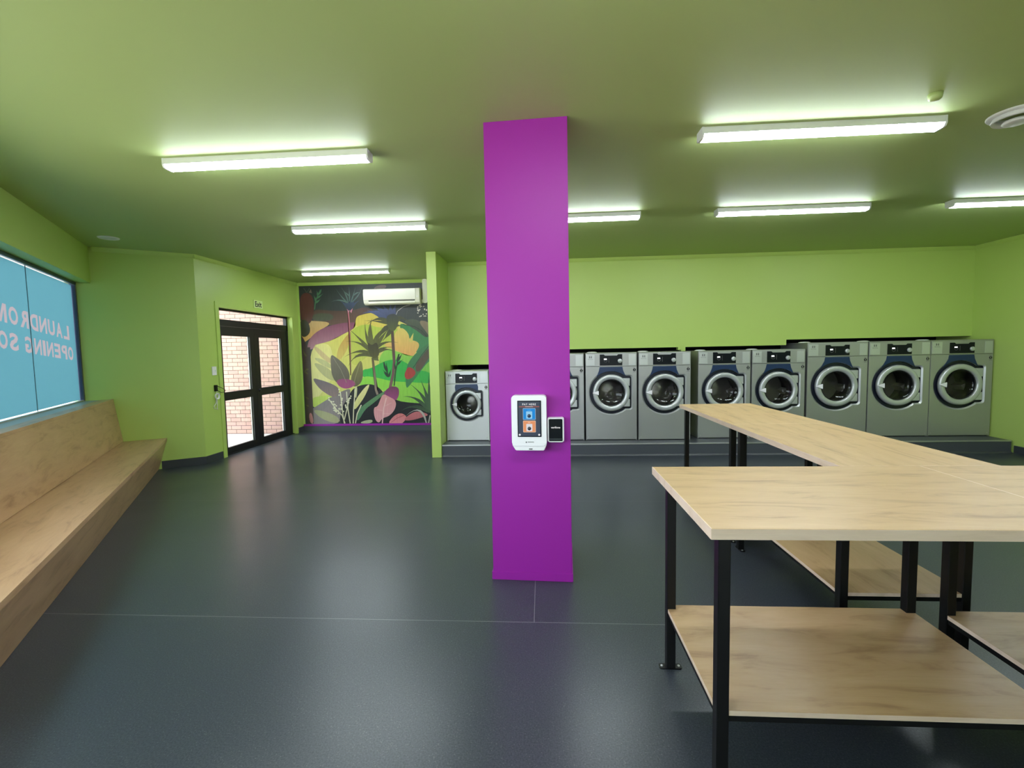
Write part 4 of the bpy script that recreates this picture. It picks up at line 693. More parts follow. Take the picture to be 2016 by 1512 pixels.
# ------------------------------------------------------------------ glass doors
d = empty('door_1', (XD-.115, 0, 0)); struct(d, 'black framed glass double doors with a glass transom', 'door')
x0, x1 = -.03, .03
b = MB()
b.box((x0, DY0, 0), (x1, DY0+.05, DZ), M['alu_black']); b.box((x0, DY1-.05, 0), (x1, DY1, DZ), M['alu_black'])
b.box((x0, DY0, 2.222), (x1, DY1, DZ), M['alu_black']); b.box((x0, DY0, 1.985), (x1, DY1, 2.085), M['alu_black'])
b.build('door_frame', d)
b = MB(); b.box((-.004, DY0+.05, 2.08), (.004, DY1-.05, 2.225), M['glass']); b.build('transom_pane', d)
for k, (a0, a1, g0, g1) in enumerate(((DY0+.052, 7.66, 6.85, 7.535), (7.664, DY1-.052, 7.79, 8.467))):
    b = MB(); xa, xb = -.022, .022
    b.box((xa, a0, .008), (xb, g0, 1.98), M['alu_black']); b.box((xa, g1, .008), (xb, a1, 1.98), M['alu_black'])
    b.box((xa, g0, .008), (xb, g1, .104), M['alu_black']); b.box((xa, g0, .837), (xb, g1, .966), M['alu_black']); b.box((xa, g0, 1.838), (xb, g1, 1.98), M['alu_black'])
    for z0_, z1_ in ((.104, .837), (.966, 1.838)):
        b.box((-.02, g1-.012, z0_), (-.008, g1, z1_), M['alu']); 
    leaf = b.build('door_leaf', d)
    for z0_, z1_ in ((.1, .84), (.96, 1.842)):
        b = MB(); b.box((-.005, g0-.004, z0_), (.001, g1+.004, z1_), M['glass']); b.build('glass_pane', leaf)
    if k == 1:
        b = MB(); b.lathe([(.026, 0), (.026, .012), (.012, .016), (.012, .03), (0, .032)], M['alu_black'], 20, Matrix.Translation((.022, 7.725, .93)) @ Matrix.Rotation(math.pi/2, 4, 'Y')); b.build('door_lock', leaf)
b = MB(); b.box((-.02, DY0, -.005), (.06, DY1, .009), M['alu_black']); b.build('threshold', d)
b = MB()
b.box((XD-.001, 6.605, 0), (XD+.012, DY0, 2.33), M['trimgreen'], .002); b.box((XD-.001, DY0, DZ), (XD+.012, DY1+.04, DZ+.03), M['trimgreen'], .002); b.box((XD-.001, DY1, 0), (XD+.012, DY1+.04, DZ), M['trimgreen'], .002)
struct(b.build('trim_4'), 'green architrave around the glass doors', 'trim')

# exit sign, switch, hook and cord
b = MB(); b.box((XD-.001, 7.543, 2.322), (XD+.012, 7.782, 2.45), mat('pale_green_sign', rgb(214, 232, 160), rough=.4), .002)
o = tag(b.build('exit_sign'), 'small pale green exit sign above the glass doors', 'sign')
b = MB(); b.text('Exit', .1, M['blackink'], Matrix.Translation((XD+.0126, 7.662, 2.385)) @ Matrix.Rotation(math.pi/2, 4, 'Z') @ FACE, bold=.002, width=.178, height=.092); b.build('lettering', o)
b = MB(); b.box((XD-.001, 6.468, 1.249), (XD+.01, 6.556, 1.374), M['white'], .003)
o = tag(b.build('light_switch'), 'white light switch plate on the green wall beside the doors', 'light switch')
b = MB(); b.box((XD+.009, 6.518, 1.30), (XD+.014, 6.534, 1.325), M['whitebeam'], .001); b.build('rocker', o)
b = MB(); b.box((XD-.001, 6.49, 1.012), (XD+.03, 6.53, 1.104), M['black'], .003)
o = tag(b.build('key_hook'), 'small black hook box with a wire loop beside the doors', 'hook')
b = MB(); b.tube([(XD+.03, 6.52, 1.09), (XD+.045, 6.58, 1.06), (XD+.05, 6.64, 1.03), (XD+.05, 6.662, 1.01), (XD+.05, 6.64, .99), (XD+.045, 6.58, .985), (XD+.03, 6.525, 1.02)], .004, M['black']); b.build('wire_loop', o)
e = empty('hanging_cord', (XD, 6.51, .95)); e.location.z = .94; tag(e, 'white coiled cord with a loop hanging below the black hook', 'cord')
b = MB()
for k in range(3): b.tube([(.02+.008*k, (.036+.003*k)*math.cos(a), (.036+.003*k)*math.sin(a)) for a in [i*math.pi/12 for i in range(24)]], .0065, M['white'], closed=True)
b.tube([(.02, 0, .04), (.025, 0, .066)], .004, M['white']); b.build('coil', e)
b = MB(); b.tube([(.012, 0, -.036), (.012, -.008, -.07), (.012, -.01, -.1), (.012, -.055, -.14), (.012, -.06, -.165), (.012, -.03, -.185), (.012, .005, -.175), (.012, .012, -.13), (.012, .012, -.06), (.012, .004, -.036)], .0055, M['white']); b.tube([(.012, .005, -.175), (.013, .012, -.2)], .005, M['white']); b.build('loop', e)

# ------------------------------------------------------------------ mural
def mural():
    m, nt, bs = new_mat('mural_print')
    at_ = nt.nodes.new('ShaderNodeVertexColor'); at_.layer_name = 'print'
    tc = nt.nodes.new('ShaderNodeTexCoord'); mp = nt.nodes.new('ShaderNodeMapping'); mp.inputs['Scale'].default_value = (14, 1, 1.6)
    n = nt.nodes.new('ShaderNodeTexNoise'); n.inputs['Scale'].default_value = 3; n.inputs['Detail'].default_value = 5
    r = nt.nodes.new('ShaderNodeMapRange'); r.inputs['To Min'].default_value = .8; r.inputs['To Max'].default_value = 1.2
    sc = nt.nodes.new('ShaderNodeVectorMath'); sc.operation = 'SCALE'
    L = nt.links.new
    L(tc.outputs['Object'], mp.inputs[0]); L(mp.outputs[0], n.inputs['Vector']); L(n.outputs[0], r.inputs[0]); L(at_.outputs[0], sc.inputs[0]); L(r.outputs[0], sc.inputs['Scale']); L(sc.outputs[0], bs.inputs['Base Color'])
    setp(bs, Roughness=.4, Specular_IOR_Level=.4)
    bm = bmesh.new(); lay = bm.loops.layers.color.new('print')
    def unit(c): return tuple((v*.88+17)/255 for v in c)  # blacks lifted towards grey: haze put into the print colours
    # backing sheet
    t = [bm.verts.new(p) for p in ((-4.735, YM-.002, .145), (-1.63, YM-.002, .145), (-1.63, YM-.002, 2.868), (-4.735, YM-.002, 2.868))]
    f = bm.faces.new(t)
    for l in f.loops: l[lay] = unit((45, 50, 52))+(1,)
    y = YM-.003
    for c1, c2, co in MURAL:
        y -= .00002
        pts = [(co[i]/1000, co[i+1]/1000) for i in range(0, len(co), 2)]
        q = []
        for p in pts:
            if not q or (abs(p[0]-q[-1][0])+abs(p[1]-q[-1][1])) > 1e-4: q.append(p)
        if len(q) > 2 and abs(q[0][0]-q[-1][0])+abs(q[0][1]-q[-1][1]) < 1e-4: q.pop()
        if len(q) < 3: continue
        try: f = bm.faces.new([bm.verts.new((p[0], y, p[1])) for p in q])
        except ValueError: continue
        zs = [p[1] for p in q]; a, c = max(zs), min(zs); k1, k2 = unit(c1), unit(c2)
        for l in f.loops:
            w = (a-l.vert.co.z)/(a-c+1e-6)
            l[lay] = tuple(k1[i]*(1-w)+k2[i]*w for i in range(3))+(1,)
    bmesh.ops.triangulate(bm, faces=bm.faces[:])
    for f in bm.faces:
        f.normal_update()
        if f.normal.y > 0: f.normal_flip()
    me = bpy.data.meshes.new('wall_mural_print'); bm.to_mesh(me); bm.free(); me.materials.append(m)
    o = bpy.data.objects.new('mural', me); COL.objects.link(o)
    tag(o, 'colourful jungle plant mural covering the far wall under the air conditioner', 'mural')
mural()

# ------------------------------------------------------------------ air conditioner
e = empty('air_conditioner', (-2.83, YM-.012, 2.45)); tag(e, 'white wall mounted air conditioner at the top of the mural', 'air conditioner')
AW = 1.085
b = MB(); b.prism([(0, .005), (-.13, 0), (-.175, .03), (-.195, .08), (-.2, .2), (-.19, .285), (-.17, .298), (0, .298)], -AW/2, AW/2, M['acwhite'], axis='x', bev=.006); b.build('casing', e)
b = MB(); b.box((-AW/2+.05, -.004, .03), (AW/2-.05, .0045, .26), M['alu']); b.build('mounting_plate', e)
b = MB(); b.box((-AW/2+.004, -.206, .085), (AW/2-.075, -.19, .285), M['acwhite'], .004); b.build('front_panel', e)
b = MB(); b.box((-AW/2+.1, -.2, .062), (AW/2-.09, -.178, .078), M['rubber'], .003); b.build('air_slot', e)
b = MB(); b.box((-AW/2+.1, -.188, .02), (AW/2-.09, -.17, .058), M['acwhite'], .006, mtx=None); b.build('louvre', e)
b = MB(); b.box((AW/2-.06, -.203, .13), (AW/2-.02, -.196, .142), M['white'], .002); b.build('indicator_light', e)
b = MB(); b.prism(rrect(-.045, .02, .045, .475, .03), 0, -.07, M['acwhite'], axis='y', mtx=Matrix.Translation((-2.215, YM-.012, 2.45))); b.box((-2.284, YM-.07, 2.475), (-2.215, YM-.012, 2.54), M['acwhite'], .012)
tag(b.build('pipe_duct'), 'white pipe cover running up beside the air conditioner', 'duct')

# ------------------------------------------------------------------ ceiling fittings
def batten(name='batten_light'):
    e = empty(name, (0, 0, CEIL)); W_, L_ = .105, 1.5
    b = MB(); b.box((.004, 0, -.042), (L_-.004, W_, 0), M['whitebeam'], .003); b.build('housing', e)
    b = MB(); b.prism([(.003, -.04), (W_-.003, -.04), (W_-.004, -.045), (W_-.012, -.060), (W_-.024, -.066), (.024, -.066), (.012, -.060), (.004, -.045)], .014, L_-.014, M['led'], axis='x'); b.build('diffuser', e)
    for xa in (0, L_-.014):
        b = MB(); b.prism([(-.001, 0), (W_+.001, 0), (W_+.001, -.046), (W_-.009, -.062), (W_-.022, -.0675), (.022, -.0675), (.009, -.062), (-.001, -.046)], xa, xa+.014, M['whitebeam'], axis='x'); b.build('end_cap', e)
    return e
G = 'long batten lights on the ceiling'
LT = [(-2.686, 3.265, 'batten light on the left, nearest over the open floor'),
      (-2.735, 5.085, 'second batten light from the front on the left side'),
      (-4.02, 7.72, 'farthest batten light, in front of the jungle mural'),
      (1.055, 3.195, 'batten light on the right, nearest, over the tables'),
      (1.815, 5.01, 'batten light over the far table, middle of the second row'),
      (4.097, 5.01, 'batten light at the right edge, in the second row'),
      (-.458, 5.01, 'batten light half hidden behind the purple pillar'),
      (-.458, 1.38, 'batten light just in front of the pillar, outside the picture'),
      (3.35, 1.38, 'batten light added out of view to brighten the near right table')]  # last entry: unseen lamp added for brightness over the near tables
b0 = batten()
for i, (x, y, lab) in enumerate(LT):
    o = b0 if i == 0 else dup(b0, (0, 0, 0))
    o.location = (x, y, CEIL); tag(o, 'long white '+lab, 'ceiling light', G)
# exhaust valve, flat disc, sensor
e = empty('ceiling_vent', (2.985, 3.225, CEIL)); tag(e, 'round white ceiling vent at the right edge of the picture', 'vent')
b = MB(); b.lathe([(.085, -.012), (.135, -.012), (.14, -.005), (.14, 0), (.085, 0)], M['whitebeam'], 48, closed=True); b.build('flange', e)
b = MB(); b.lathe([(.088, -.004), (.1, -.03), (.112, -.042), (.118, -.03), (.108, -.01)], M['whitebeam'], 48, closed=True); b.build('collar', e)
b = MB(); b.lathe([(0, -.052), (.055, -.052), (.068, -.044), (.06, -.03), (0, -.02)], M['whitebeam'], 48, Matrix.Translation((.02, .02, 0))); b.build('centre_disc', e)
e = empty('ceiling_speaker', (-5.045, 5.26, CEIL)); tag(e, 'flat white disc on the ceiling near the bench corner', 'speaker')
b = MB(); b.lathe([(.075, -.008), (.1, -.009), (.105, 0), (.075, 0)], M['white'], 40, closed=True); b.build('rim', e)
b = MB(); b.lathe([(0, -.007), (.074, -.006), (.074, 0)], M['whitebeam'], 40); b.build('grille', e)
b = MB(); b.lathe([(0, -.04), (.02, -.038), (.032, -.026), (.036, 0), (0, 0)], M['ceil'], 24, Matrix.Translation((2.27, 2.93, CEIL))); tag(b.build('motion_sensor'), 'small green painted sensor above the nearest right batten light', 'sensor')

# ------------------------------------------------------------------ bench under the window
bn = empty('bench', (0, 0, 0)); bn.matrix_world = FM
tag(bn, 'long built-in oak bench with high back under the teal window', 'bench')
SB0, SB1 = -2.95, 2.383
def fprism(pts, name, m='benchwood'):
    b = MB(); b.prism([(-n_, z_) for n_, z_ in pts], SB0, SB1, M[m], axis='x'); return b.build(name, bn)
fprism([(.002, .955), (.137, .962), (.137, .99), (.002, .985)], 'back_ledge')
fprism([(.11, .961), (.138, .961), (.205, .424), (.18, .424)], 'backrest')
fprism([(.004, .385), (.672, .385), (.672, .42), (.004, .42)], 'seat')
fprism([(.648, .384), (.668, .384), (.560, .002), (.538, .002)], 'front_panel')

b = MB(); b.prism([(-.004, .002), (-.545, .002), (-.655, .383), (-.17, .383), (-.12, .96), (-.004, .954)], SB0+.01, SB0+.03, M['benchwood'], axis='x'); b.build('end_panel', bn)
# window sill
b = MB(); b.box((W1[0], -.003, .968), (S_END, .15, .984), M['sill'], .002); o = b.build('trim_5'); o.matrix_world = FM; struct(o, 'painted sill between window film and bench ledge', 'sill')

# ------------------------------------------------------------------ tables
def table(name, L_, W_, lx, ly, label, loc, rotz=0, top=.928, group='folding tables', flip=False):
    """local x along the length. lx: outer x of left / right legs, ly: outer y of front / back legs"""
    e = empty(name, loc, rotz); tag(e, label, 'table', group)
    T, sh, t = .036, .295, .04
    b = MB(); b.box((0, 0, top-T), (L_, W_, top), M['oak'], .0015, 1)
    tp = b.build('tabletop', e)
    b = MB(); z0, z1 = top-T+.0004, top-.0012
    b.box((-.0008, .0005, z0), (.0022, W_-.0005, top+.0002), M['oakedge']); b.box((L_-.0022, .0005, z0), (L_+.0008, W_-.0005, top+.0002), M['oakedge'])
    b.box((.0005, -.0008, z0), (L_-.0005, .0004, z1), M['oakedge']); b.box((.0005, W_-.0004, z0), (L_-.0005, W_+.0008, z1), M['oakedge'])
    b.build('edge_banding', tp)
    a0, a1 = lx; c0, c1 = ly
    # shelf notched round the legs
    n = t+.001; i = .004
    P_ = [(a0+n, c0+i), (a1-n, c0+i), (a1-n, c0+n), (a1-i, c0+n), (a1-i, c1-n), (a1-n, c1-n), (a1-n, c1-i), (a0+n, c1-i), (a0+n, c1-n), (a0+i, c1-n), (a0+i, c0+n), (a0+n, c0+n)]
    P_ = [(x-.0, y) for x, y in P_]
    b = MB(); b.prism(P_, sh-.018, sh, M['oak'])
    shf = b.build('shelf', e)
    b = MB(); z0, z1 = sh-.0176, sh-.0008
    b.box((a0+i-.0008, c0+n, z0), (a0+i+.0003, c1-n, z1), M['oakedge']); b.box((a1-i-.0003, c0+n, z0), (a1-i+.0008, c1-n, z1), M['oakedge'])
    b.box((a0+n, c0+i-.0008, z0), (a1-n, c0+i+.0003, z1), M['oakedge']); b.box((a0+n, c1-i-.0003, z0), (a1-n, c1-i+.0008, z1), M['oakedge'])
    b.build('edge_banding', shf)
    for x in (a0, a1-t):
        for y in (c0, c1-t):
            b = MB(); b.box((x, y, .006), (x+t, y+t, top-T), M['black'], .003)
            lg = b.build('leg', e)
            b = MB(); b.prism(rrect(x-.032, y+.002, x+t+.032, y+t-.002, .012), 0, .006, M['black'])
            ft = b.build('foot_plate', lg)
            for xs in (x-.019, x+t+.019):
                b = MB(); b.lathe([(.006, 0), (.006, .003), (0, .004)], M['alu'], 12, at(xs, y+t/2, .006)); b.build('screw', lg)
    for z0, z1, nm in ((sh-.040, sh-.018, 'shelf_rail'), (top-T-.012, top-T, 'top_rail')):
        for y in (c0+.006, c1-t+.006):
            b = MB(); b.box((a0+t, y, z0), (a1-t, y+.022, z1), M['black'], .001); b.build(nm, e)
        for x in (a0+.006, a1-t+.006):
            b = MB(); b.box((x, c0+t, z0), (x+.022, c1-t, z1), M['black'], .001); b.build(nm, e)
    return e
GT = 'oak topped folding tables'
table('folding_table', 1.239, .80, (.034, 1.131), (.030, .688), 'oak topped folding table nearest the camera with whole lower shelf showing', (.529, 1.485, 0), group=GT)
table('folding_table', 1.235, .80, (.006, 1.115), (.030, .672), 'oak topped folding table cut by the right edge, butted against the nearest table', (1.771, 1.485, 0), group=GT)
# far pair runs away from the camera: local x = +y, local y = -x
table('folding_table', 1.292, .714, (.016, 1.226), (.085, .692), 'middle oak topped folding table butted end-on to the two near tables', (1.4135, 2.288, 0), math.pi/2, group=GT).location = (2.1275, 2.288, 0)
table('folding_table', 1.326, .714, (.054, 1.235), (.085, .692), 'farthest oak topped folding table, closest to the washers', (2.1275, 3.583, 0), math.pi/2, group=GT)

# ------------------------------------------------------------------ platform
b = MB()
pf = [(-1.4686, 6.625), (XR-.045, 6.70)]
b.prism([pf[0], pf[1], (XR-.045, 8.035), (-1.4686, 8.035)], 0, .158, M['step'])
b.prism([(pf[0][0], pf[0][1]-.0), pf[1], (XR-.045, 8.035), (-1.4686, 8.035)], .158, .171, M['step'])
o = tag(b.build('platform'), 'low dark vinyl covered step carrying all the washers', 'platform')
d_ = Vector((pf[1][0]-pf[0][0], pf[1][1]-pf[0][1])); ang = math.atan2(d_.y, d_.x); Lp = d_.length
b = MB(); b.box((0, -.006, .157), (Lp, .02, .1735), M['alu'], .002, mtx=Matrix.Translation((pf[0][0], pf[0][1], 0)) @ Matrix.Rotation(ang, 4, 'Z')); b.build('nosing', o)
b = MB(); b.prism([(0, .0), (-.02, .0), (-.003, .02), (0, .02)], 0, Lp, M['vinyl'], axis='x', mtx=Matrix.Translation((pf[0][0], pf[0][1], 0)) @ Matrix.Rotation(ang, 4, 'Z')); b.build('cove', o)

# ------------------------------------------------------------------ washers
def washer(w, h, depth, k, zc, xc, zseam, disp, finish='steel'):
    """front face at local y = 0 looking to -y, base at z = 0, centred on x"""
    e = empty('washing_machine', (0, 0, 0))
    hw = w/2; mm = M[finish]
    R, r, rc = .270*k, .198*k, .313*k            # ring outer, ring inner, recess
    hz = .292*k                                  # right edge of the hinge recess
    zt, zb = zc+.243*k, zc-.236*k
    def keyhole(rad, xr, z1, z0, cr):
        # circle with a square hinge bay on its right
        a1 = math.asin(min(.98, (z1-zc)/rad)); a0 = math.asin(max(-.98, (z0-zc)/rad))
        pts = circ(xc, zc, rad, 44, a1, 2*math.pi+a0, True)
        for cx, cz, s in ((xr-cr, z0+cr, 270), (xr-cr, z1-cr, 0)):
            pts += [(cx+cr*math.cos(math.radians(s+90*i/5)), cz+cr*math.sin(math.radians(s+90*i/5))) for i in range(6)]
        return pts
    KH = keyhole(rc, xc+hz, zt, zb, .03*k)
    # cabinet: lower front panel with the door opening, sides, top and back
    b = MB()
    b.plate([(-hw+.002, .012), (hw-.002, .012), (hw-.002, zseam-.002), (-hw+.002, zseam-.002)], [keyhole(rc+.0195*k, xc+hz+.0195*k, zt+.0195*k, zb-.0195*k, .042*k)], 0, .03, mm)
    b.box((-hw, .004, .0), (-hw+.012, depth, h-.01), mm, .002); b.box((hw-.012, .004, 0), (hw, depth, h-.01), mm, .002)
    b.box((-hw, depth-.012, 0), (hw, depth, h-.01), mm); b.box((-hw+.004, .03, 0), (hw-.004, depth-.01, .012), M['rubber'])
    b.prism([(.03, h-.03), (.03, h-.0125), (-.0015, h-.0125), (.012, h-.001), (depth, h-.001), (depth, h-.03)], -hw, hw, mm, axis='x')
    b.build('cabinet', e)
    # pressed bevel round the door opening
    b = MB(); KO = keyhole(rc+.02*k, xc+hz+.02*k, zt+.02*k, zb-.02*k, .042*k)
    t = bmesh.new(); n = len(KH)
    A_ = [t.verts.new((p[0], -.001, p[1])) for p in KO]; B_ = [t.verts.new((p[0], -.004+.022, p[1])) for p in KH]
    for i in range(n): t.faces.new((A_[i], A_[(i+1) % n], B_[(i+1) % n], B_[i]))
    b.merge(t, M['ringsilver'], smooth=False); b.build('opening_trim', e)
    # control panel
    b = MB(); b.box((-hw+.002, -.002, zseam+.002), (hw-.002, .03, h-.0125), mm, .003)
    cp = b.build('control_panel', e)
    dx0, dx1, dz0, dz1 = disp
    b = MB(); nt_ = .018; xm = (dx0+dx1)/2
    b.prism([(dx0, dz0), (dx1, dz0), (dx1, dz1), (xm+.105, dz1), (xm+.085, dz1-nt_), (xm-.085, dz1-nt_), (xm-.105, dz1), (dx0, dz1)], -.006, .002, M['display'], axis='y'); ds = b.build('display', cp)
    hd = dz1-dz0
    b = MB()
    for q in range(5): b.lathe([(.0045, 0), (.0045, .001), (0, .001)], M['ink'], 10, at(xm-.03+.0*q, -.006, dz0+hd*(.3+.09*q)) @ FACE)
    b.lathe([(.026, 0), (.026, .001), (.022, .001), (.022, 0)], M['ink'], 20, at(dx0+.085, -.006, dz0+hd*.45) @ FACE, closed=True)
    b.box((dx0+.062, -.0075, dz0+hd*.52), (dx0+.1, -.006, dz0+hd*.62), emis_disp); b.build('readout', ds)
    b = MB(); b.lathe([(.031, 0), (.031, .012), (.027, .016), (0, .017)], M['ringsilver'], 32, at(dx1-.035, -.006, dz0+hd*.40) @ FACE)
    b.box((dx1-.039, -.0245, dz0+hd*.40), (dx1-.031, -.022, dz0+hd*.40+.026), M['ringsilver'], .001); b.build('knob', cp)
    lw = hw*.32
    b = MB(); b.box((-hw+.012, -.0045, zseam+.014), (-hw+.012+lw, -.001, h-.03), M['panel'], .0015); lb = b.build('soap_drawer', cp)
    b = MB(); cx = -hw+.012+lw/2; cz = h-.065
    b.box((cx-.02, -.0052, cz-.018), (cx+.02, -.0044, cz+.018), M['ink']); b.prism([(cx-.017, cz+.015), (cx, cz), (cx+.017, cz+.015)], -.0058, -.0051, M['panel'], axis='y'); b.prism([(cx-.017, cz-.015), (cx+.017, cz-.015), (cx, cz)], -.0058, -.0051, M['panel'], axis='y')
    b.text('Electrolux', .02, M['ink'], at(cx, -.005, cz-.032) @ FACE, depth=.0004, width=.072, height=.011); b.build('emblem', lb)
    b = MB(); b.box((hw-.118, -.0045, zseam+.014), (hw-.016, -.001, h-.03), M['panel'], .0015); b.build('coin_cover', cp)
    # blue shield above the door
    b = MB(); ms = 20
    bot = [(xc+math.cos(a)*(rc+.004), zc+math.sin(a)*(rc+.004)) for a in [math.radians(48+84*i/ms) for i in range(ms+1)]]
    sh = [(dx1+.002, zseam-.008), (dx1+.012, zseam-.06*k), bot[0]]+bot[1:-1]+[bot[-1], (dx0-.012, zseam-.06*k), (dx0-.002, zseam-.008)]
    b.prism(sh, -.004, .004, M['navyshield'], axis='y'); b.build('shield', e)
    # recess with the door gasket, drum
    b = MB(); b.plate(KH, [circ(xc, zc, r*1.0, 40)], .034, .05, M['navy'])
    t = bmesh.new(); A_ = [t.verts.new((p[0], .012, p[1])) for p in KH]; B_ = [t.verts.new((p[0], .036, p[1])) for p in KH]
    for i in range(n): t.faces.new((A_[i], A_[(i+1) % n], B_[(i+1) % n], B_[i]))
    b.merge(t, M['navy']); b.build('door_surround', e)
    b = MB(); C_ = at(xc, 0, zc) @ FACE        # local z -> -y
    b.lathe([(r, -.05), (r*.98, -.16), (r*1.25, -.165), (r*1.25, -.42), (r*.3, -.42), (0, -.40)], M['drumdark'], 40, C_)
    dr = b.build('drum', e)
    b = MB()
    for q in range(3):
        a = math.radians(90+120*q+20); u = Vector((math.cos(a), math.sin(a)))
        pts = [u*(r*1.22)+Vector((-u.y, u.x))*.05*k, u*(r*.86), u*(r*1.22)-Vector((-u.y, u.x))*.05*k]
        b.prism([(p.x, p.y) for p in pts], -.41, -.2, M['drum'], mtx=C_)
    b.build('drum_lifter', dr)
    b = MB(); b.lathe([(r*1.24, -.405), (0, -.33)], M['drum'], 40, C_); b.build('drum_back', dr)
    # door
    b = MB(); b.lathe([(r, -.012), (r, .012), (r*1.04, .026), (R*.93, .03), (R*.985, .02), (R, 0), (R, -.02), (r, -.02)], M['ringsilver'], 64, C_, closed=True)
    door = b.build('door_ring', e)
    b = MB(); b.lathe([(r*1.002, .004), (r*.955, .008), (r*.94, -.015), (r, -.02)], M['rubber'], 48, C_); b.build('gasket', door)
    b = MB(); b.lathe([(r*.945, -.004), (r*.9, -.012), (r*.55, -.05), (0, -.075)], M['washglass'], 48, C_); b.build('glass', door)
    for z0, z1 in ((zc+.10*k, zc+.21*k), (zc-.205*k, zc-.1*k)):
        b = MB(); b.box((xc+.165*k, -.018, z0), (xc+.268*k, .03, z1), M['ringsilver'], .006); b.build('hinge', door)
    b = MB(); b.prism([(xc-R-.012, zc+.002), (xc-r*.94, zc+.034*k), (xc-r*.94, zc-.034*k)], -.042, -.026, M['white'], axis='y', bev=.004); b.build('handle', door)
    # sticker, screws, top cap
    b = MB(); b.lathe([(.021, 0), (.021, .0008), (0, .0009)], M['blackink'], 20, at(hw-.035, -.0004, zseam-.055) @ FACE); b.box((hw-.038, -.0018, zseam-.068), (hw-.032, -.0012, zseam-.042), M['panel']); b.box((hw-.055, -.0012, zseam-.09), (hw-.015, -.0002, zseam-.084), M['ink']); b.box((hw-.05, -.0012, zseam-.027), (hw-.02, -.0002, zseam-.022), M['ink'])
    b.build('sticker', e)
    for sx in (-hw+.035, hw-.035):
        b = MB(); b.lathe([(.007, 0), (.006, .003), (0, .004)], M['alu'], 12, at(sx, 0, .045) @ FACE); b.build('screw', e)
    b = MB(); b.lathe([(.078, 0), (.076, .007), (.05, .013), (0, .015)], M['white'], 32, at(-hw+.125, depth*.42, h-.0005)); b.build('soap_cap', e)
    return e
M['panel'] = mat('silver_panel', rgb(204, 206, 204), rough=.42, metal=.65)
emis_disp = emis('lit_readout', (1, 1, 1, 1), 2.0)

ZP = .1716
MID = dict(w=.742, h=1.296, depth=.75, k=1.0, zc=.704, xc=.0, zseam=1.092, disp=(-.166, .160, 1.106, 1.268))
BIG = dict(w=.836, h=1.384, depth=.78, k=1.09, zc=.745, xc=-.012, zseam=1.176, disp=(-.172, .16, 1.19, 1.342))
SML = dict(w=.645, h=1.06, depth=.70, k=.80, zc=.558, xc=-.005, zseam=.866, disp=(-.172, .156, .878, 1.022), finish='daylitsteel')
GW = 'stainless front loading washers on the step'
def put(o, x, y, lab): o.location = (x, y, ZP); tag(o, lab, 'washing machine', GW); return o
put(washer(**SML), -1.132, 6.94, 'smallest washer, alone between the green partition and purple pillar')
m0 = washer(**MID)
put(m0, .24, 6.925, 'washer half hidden behind the right side of the purple pillar')
put(dup(m0, (0, 0, 0)), 1.01, 6.925, 'first fully visible washer to the right of the pillar')
put(dup(m0, (0, 0, 0)), 1.777, 6.915, 'second fully visible washer right of the pillar, beside the wide dark gap')
put(dup(m0, (0, 0, 0)), 2.655, 7.0, 'mid-size washer just right of the wide dark gap')
put(dup(m0, (0, 0, 0)), 3.42, 7.0, 'mid-size washer touching the first of the three tall ones')
g0 = washer(**BIG)
put(g0, 4.262, 7.04, 'first of the three tall washers, next to the mid-size ones')
put(dup(g0, (0, 0, 0)), 5.113, 7.04, 'middle one of the three tall washers')
put(dup(g0, (0, 0, 0)), 5.957, 7.04, 'last tall washer beside the right wall')

# ------------------------------------------------------------------ payment kiosk on the pillar
pang = math.atan2(pd.y, pd.x)
pc = PL+pd*.257                                   # below: local x along the pillar face, y out of it is negative
k = empty('payment_kiosk', (pc.x, pc.y, 1.065), pang); tag(k, 'white wall kiosk with a touch screen on the purple pillar', 'kiosk')
b = MB(); t = bmesh.new()
o1 = rrect(-.107, -.158, .112, .162, .022); o2 = [(x*1.0-.0, z*.985-.004 if z < 0 else z) for x, z in rrect(-.1, -.185, .105, .162, .02)]
b.prism(rrect(-.107, -.155, .112, .163, .02), -.075, 0, M['white'], axis='y', bev=.004); b.build('casing', k)
b = MB(); b.box((-.069, -.0775, -.098), (.080, -.074, .131), M['display'], .001)
sc_ = b.build('screen', k)
def em(n, c, s=.9): return emis(n, c, s*.76, base=(.01, .01, .01, 1), rough=.25)
b = MB(); b.box((-.063, -.079, -.092), (.074, -.0776, .125), em('screen_slate', rgb(62, 72, 92), .8)); b.build('screen_picture', sc_)
b = MB(); b.text('PAY HERE', .02, em('screen_white', (1, 1, 1, 1), .9), at(.0055, -.0796, .108) @ FACE, depth=.0003, bold=.0002, space=1.25, width=.084, height=.0118); b.build('lettering', sc_)
b = MB(); b.box((-.058, -.0797, .090), (.069, -.0789, .0965), em('screen_red', rgb(160, 92, 88), .8)); b.box((-.02, -.0801, .0915), (.03, -.0796, .0945), em('screen_red_text', rgb(236, 214, 210), .8)); b.build('banner', sc_)
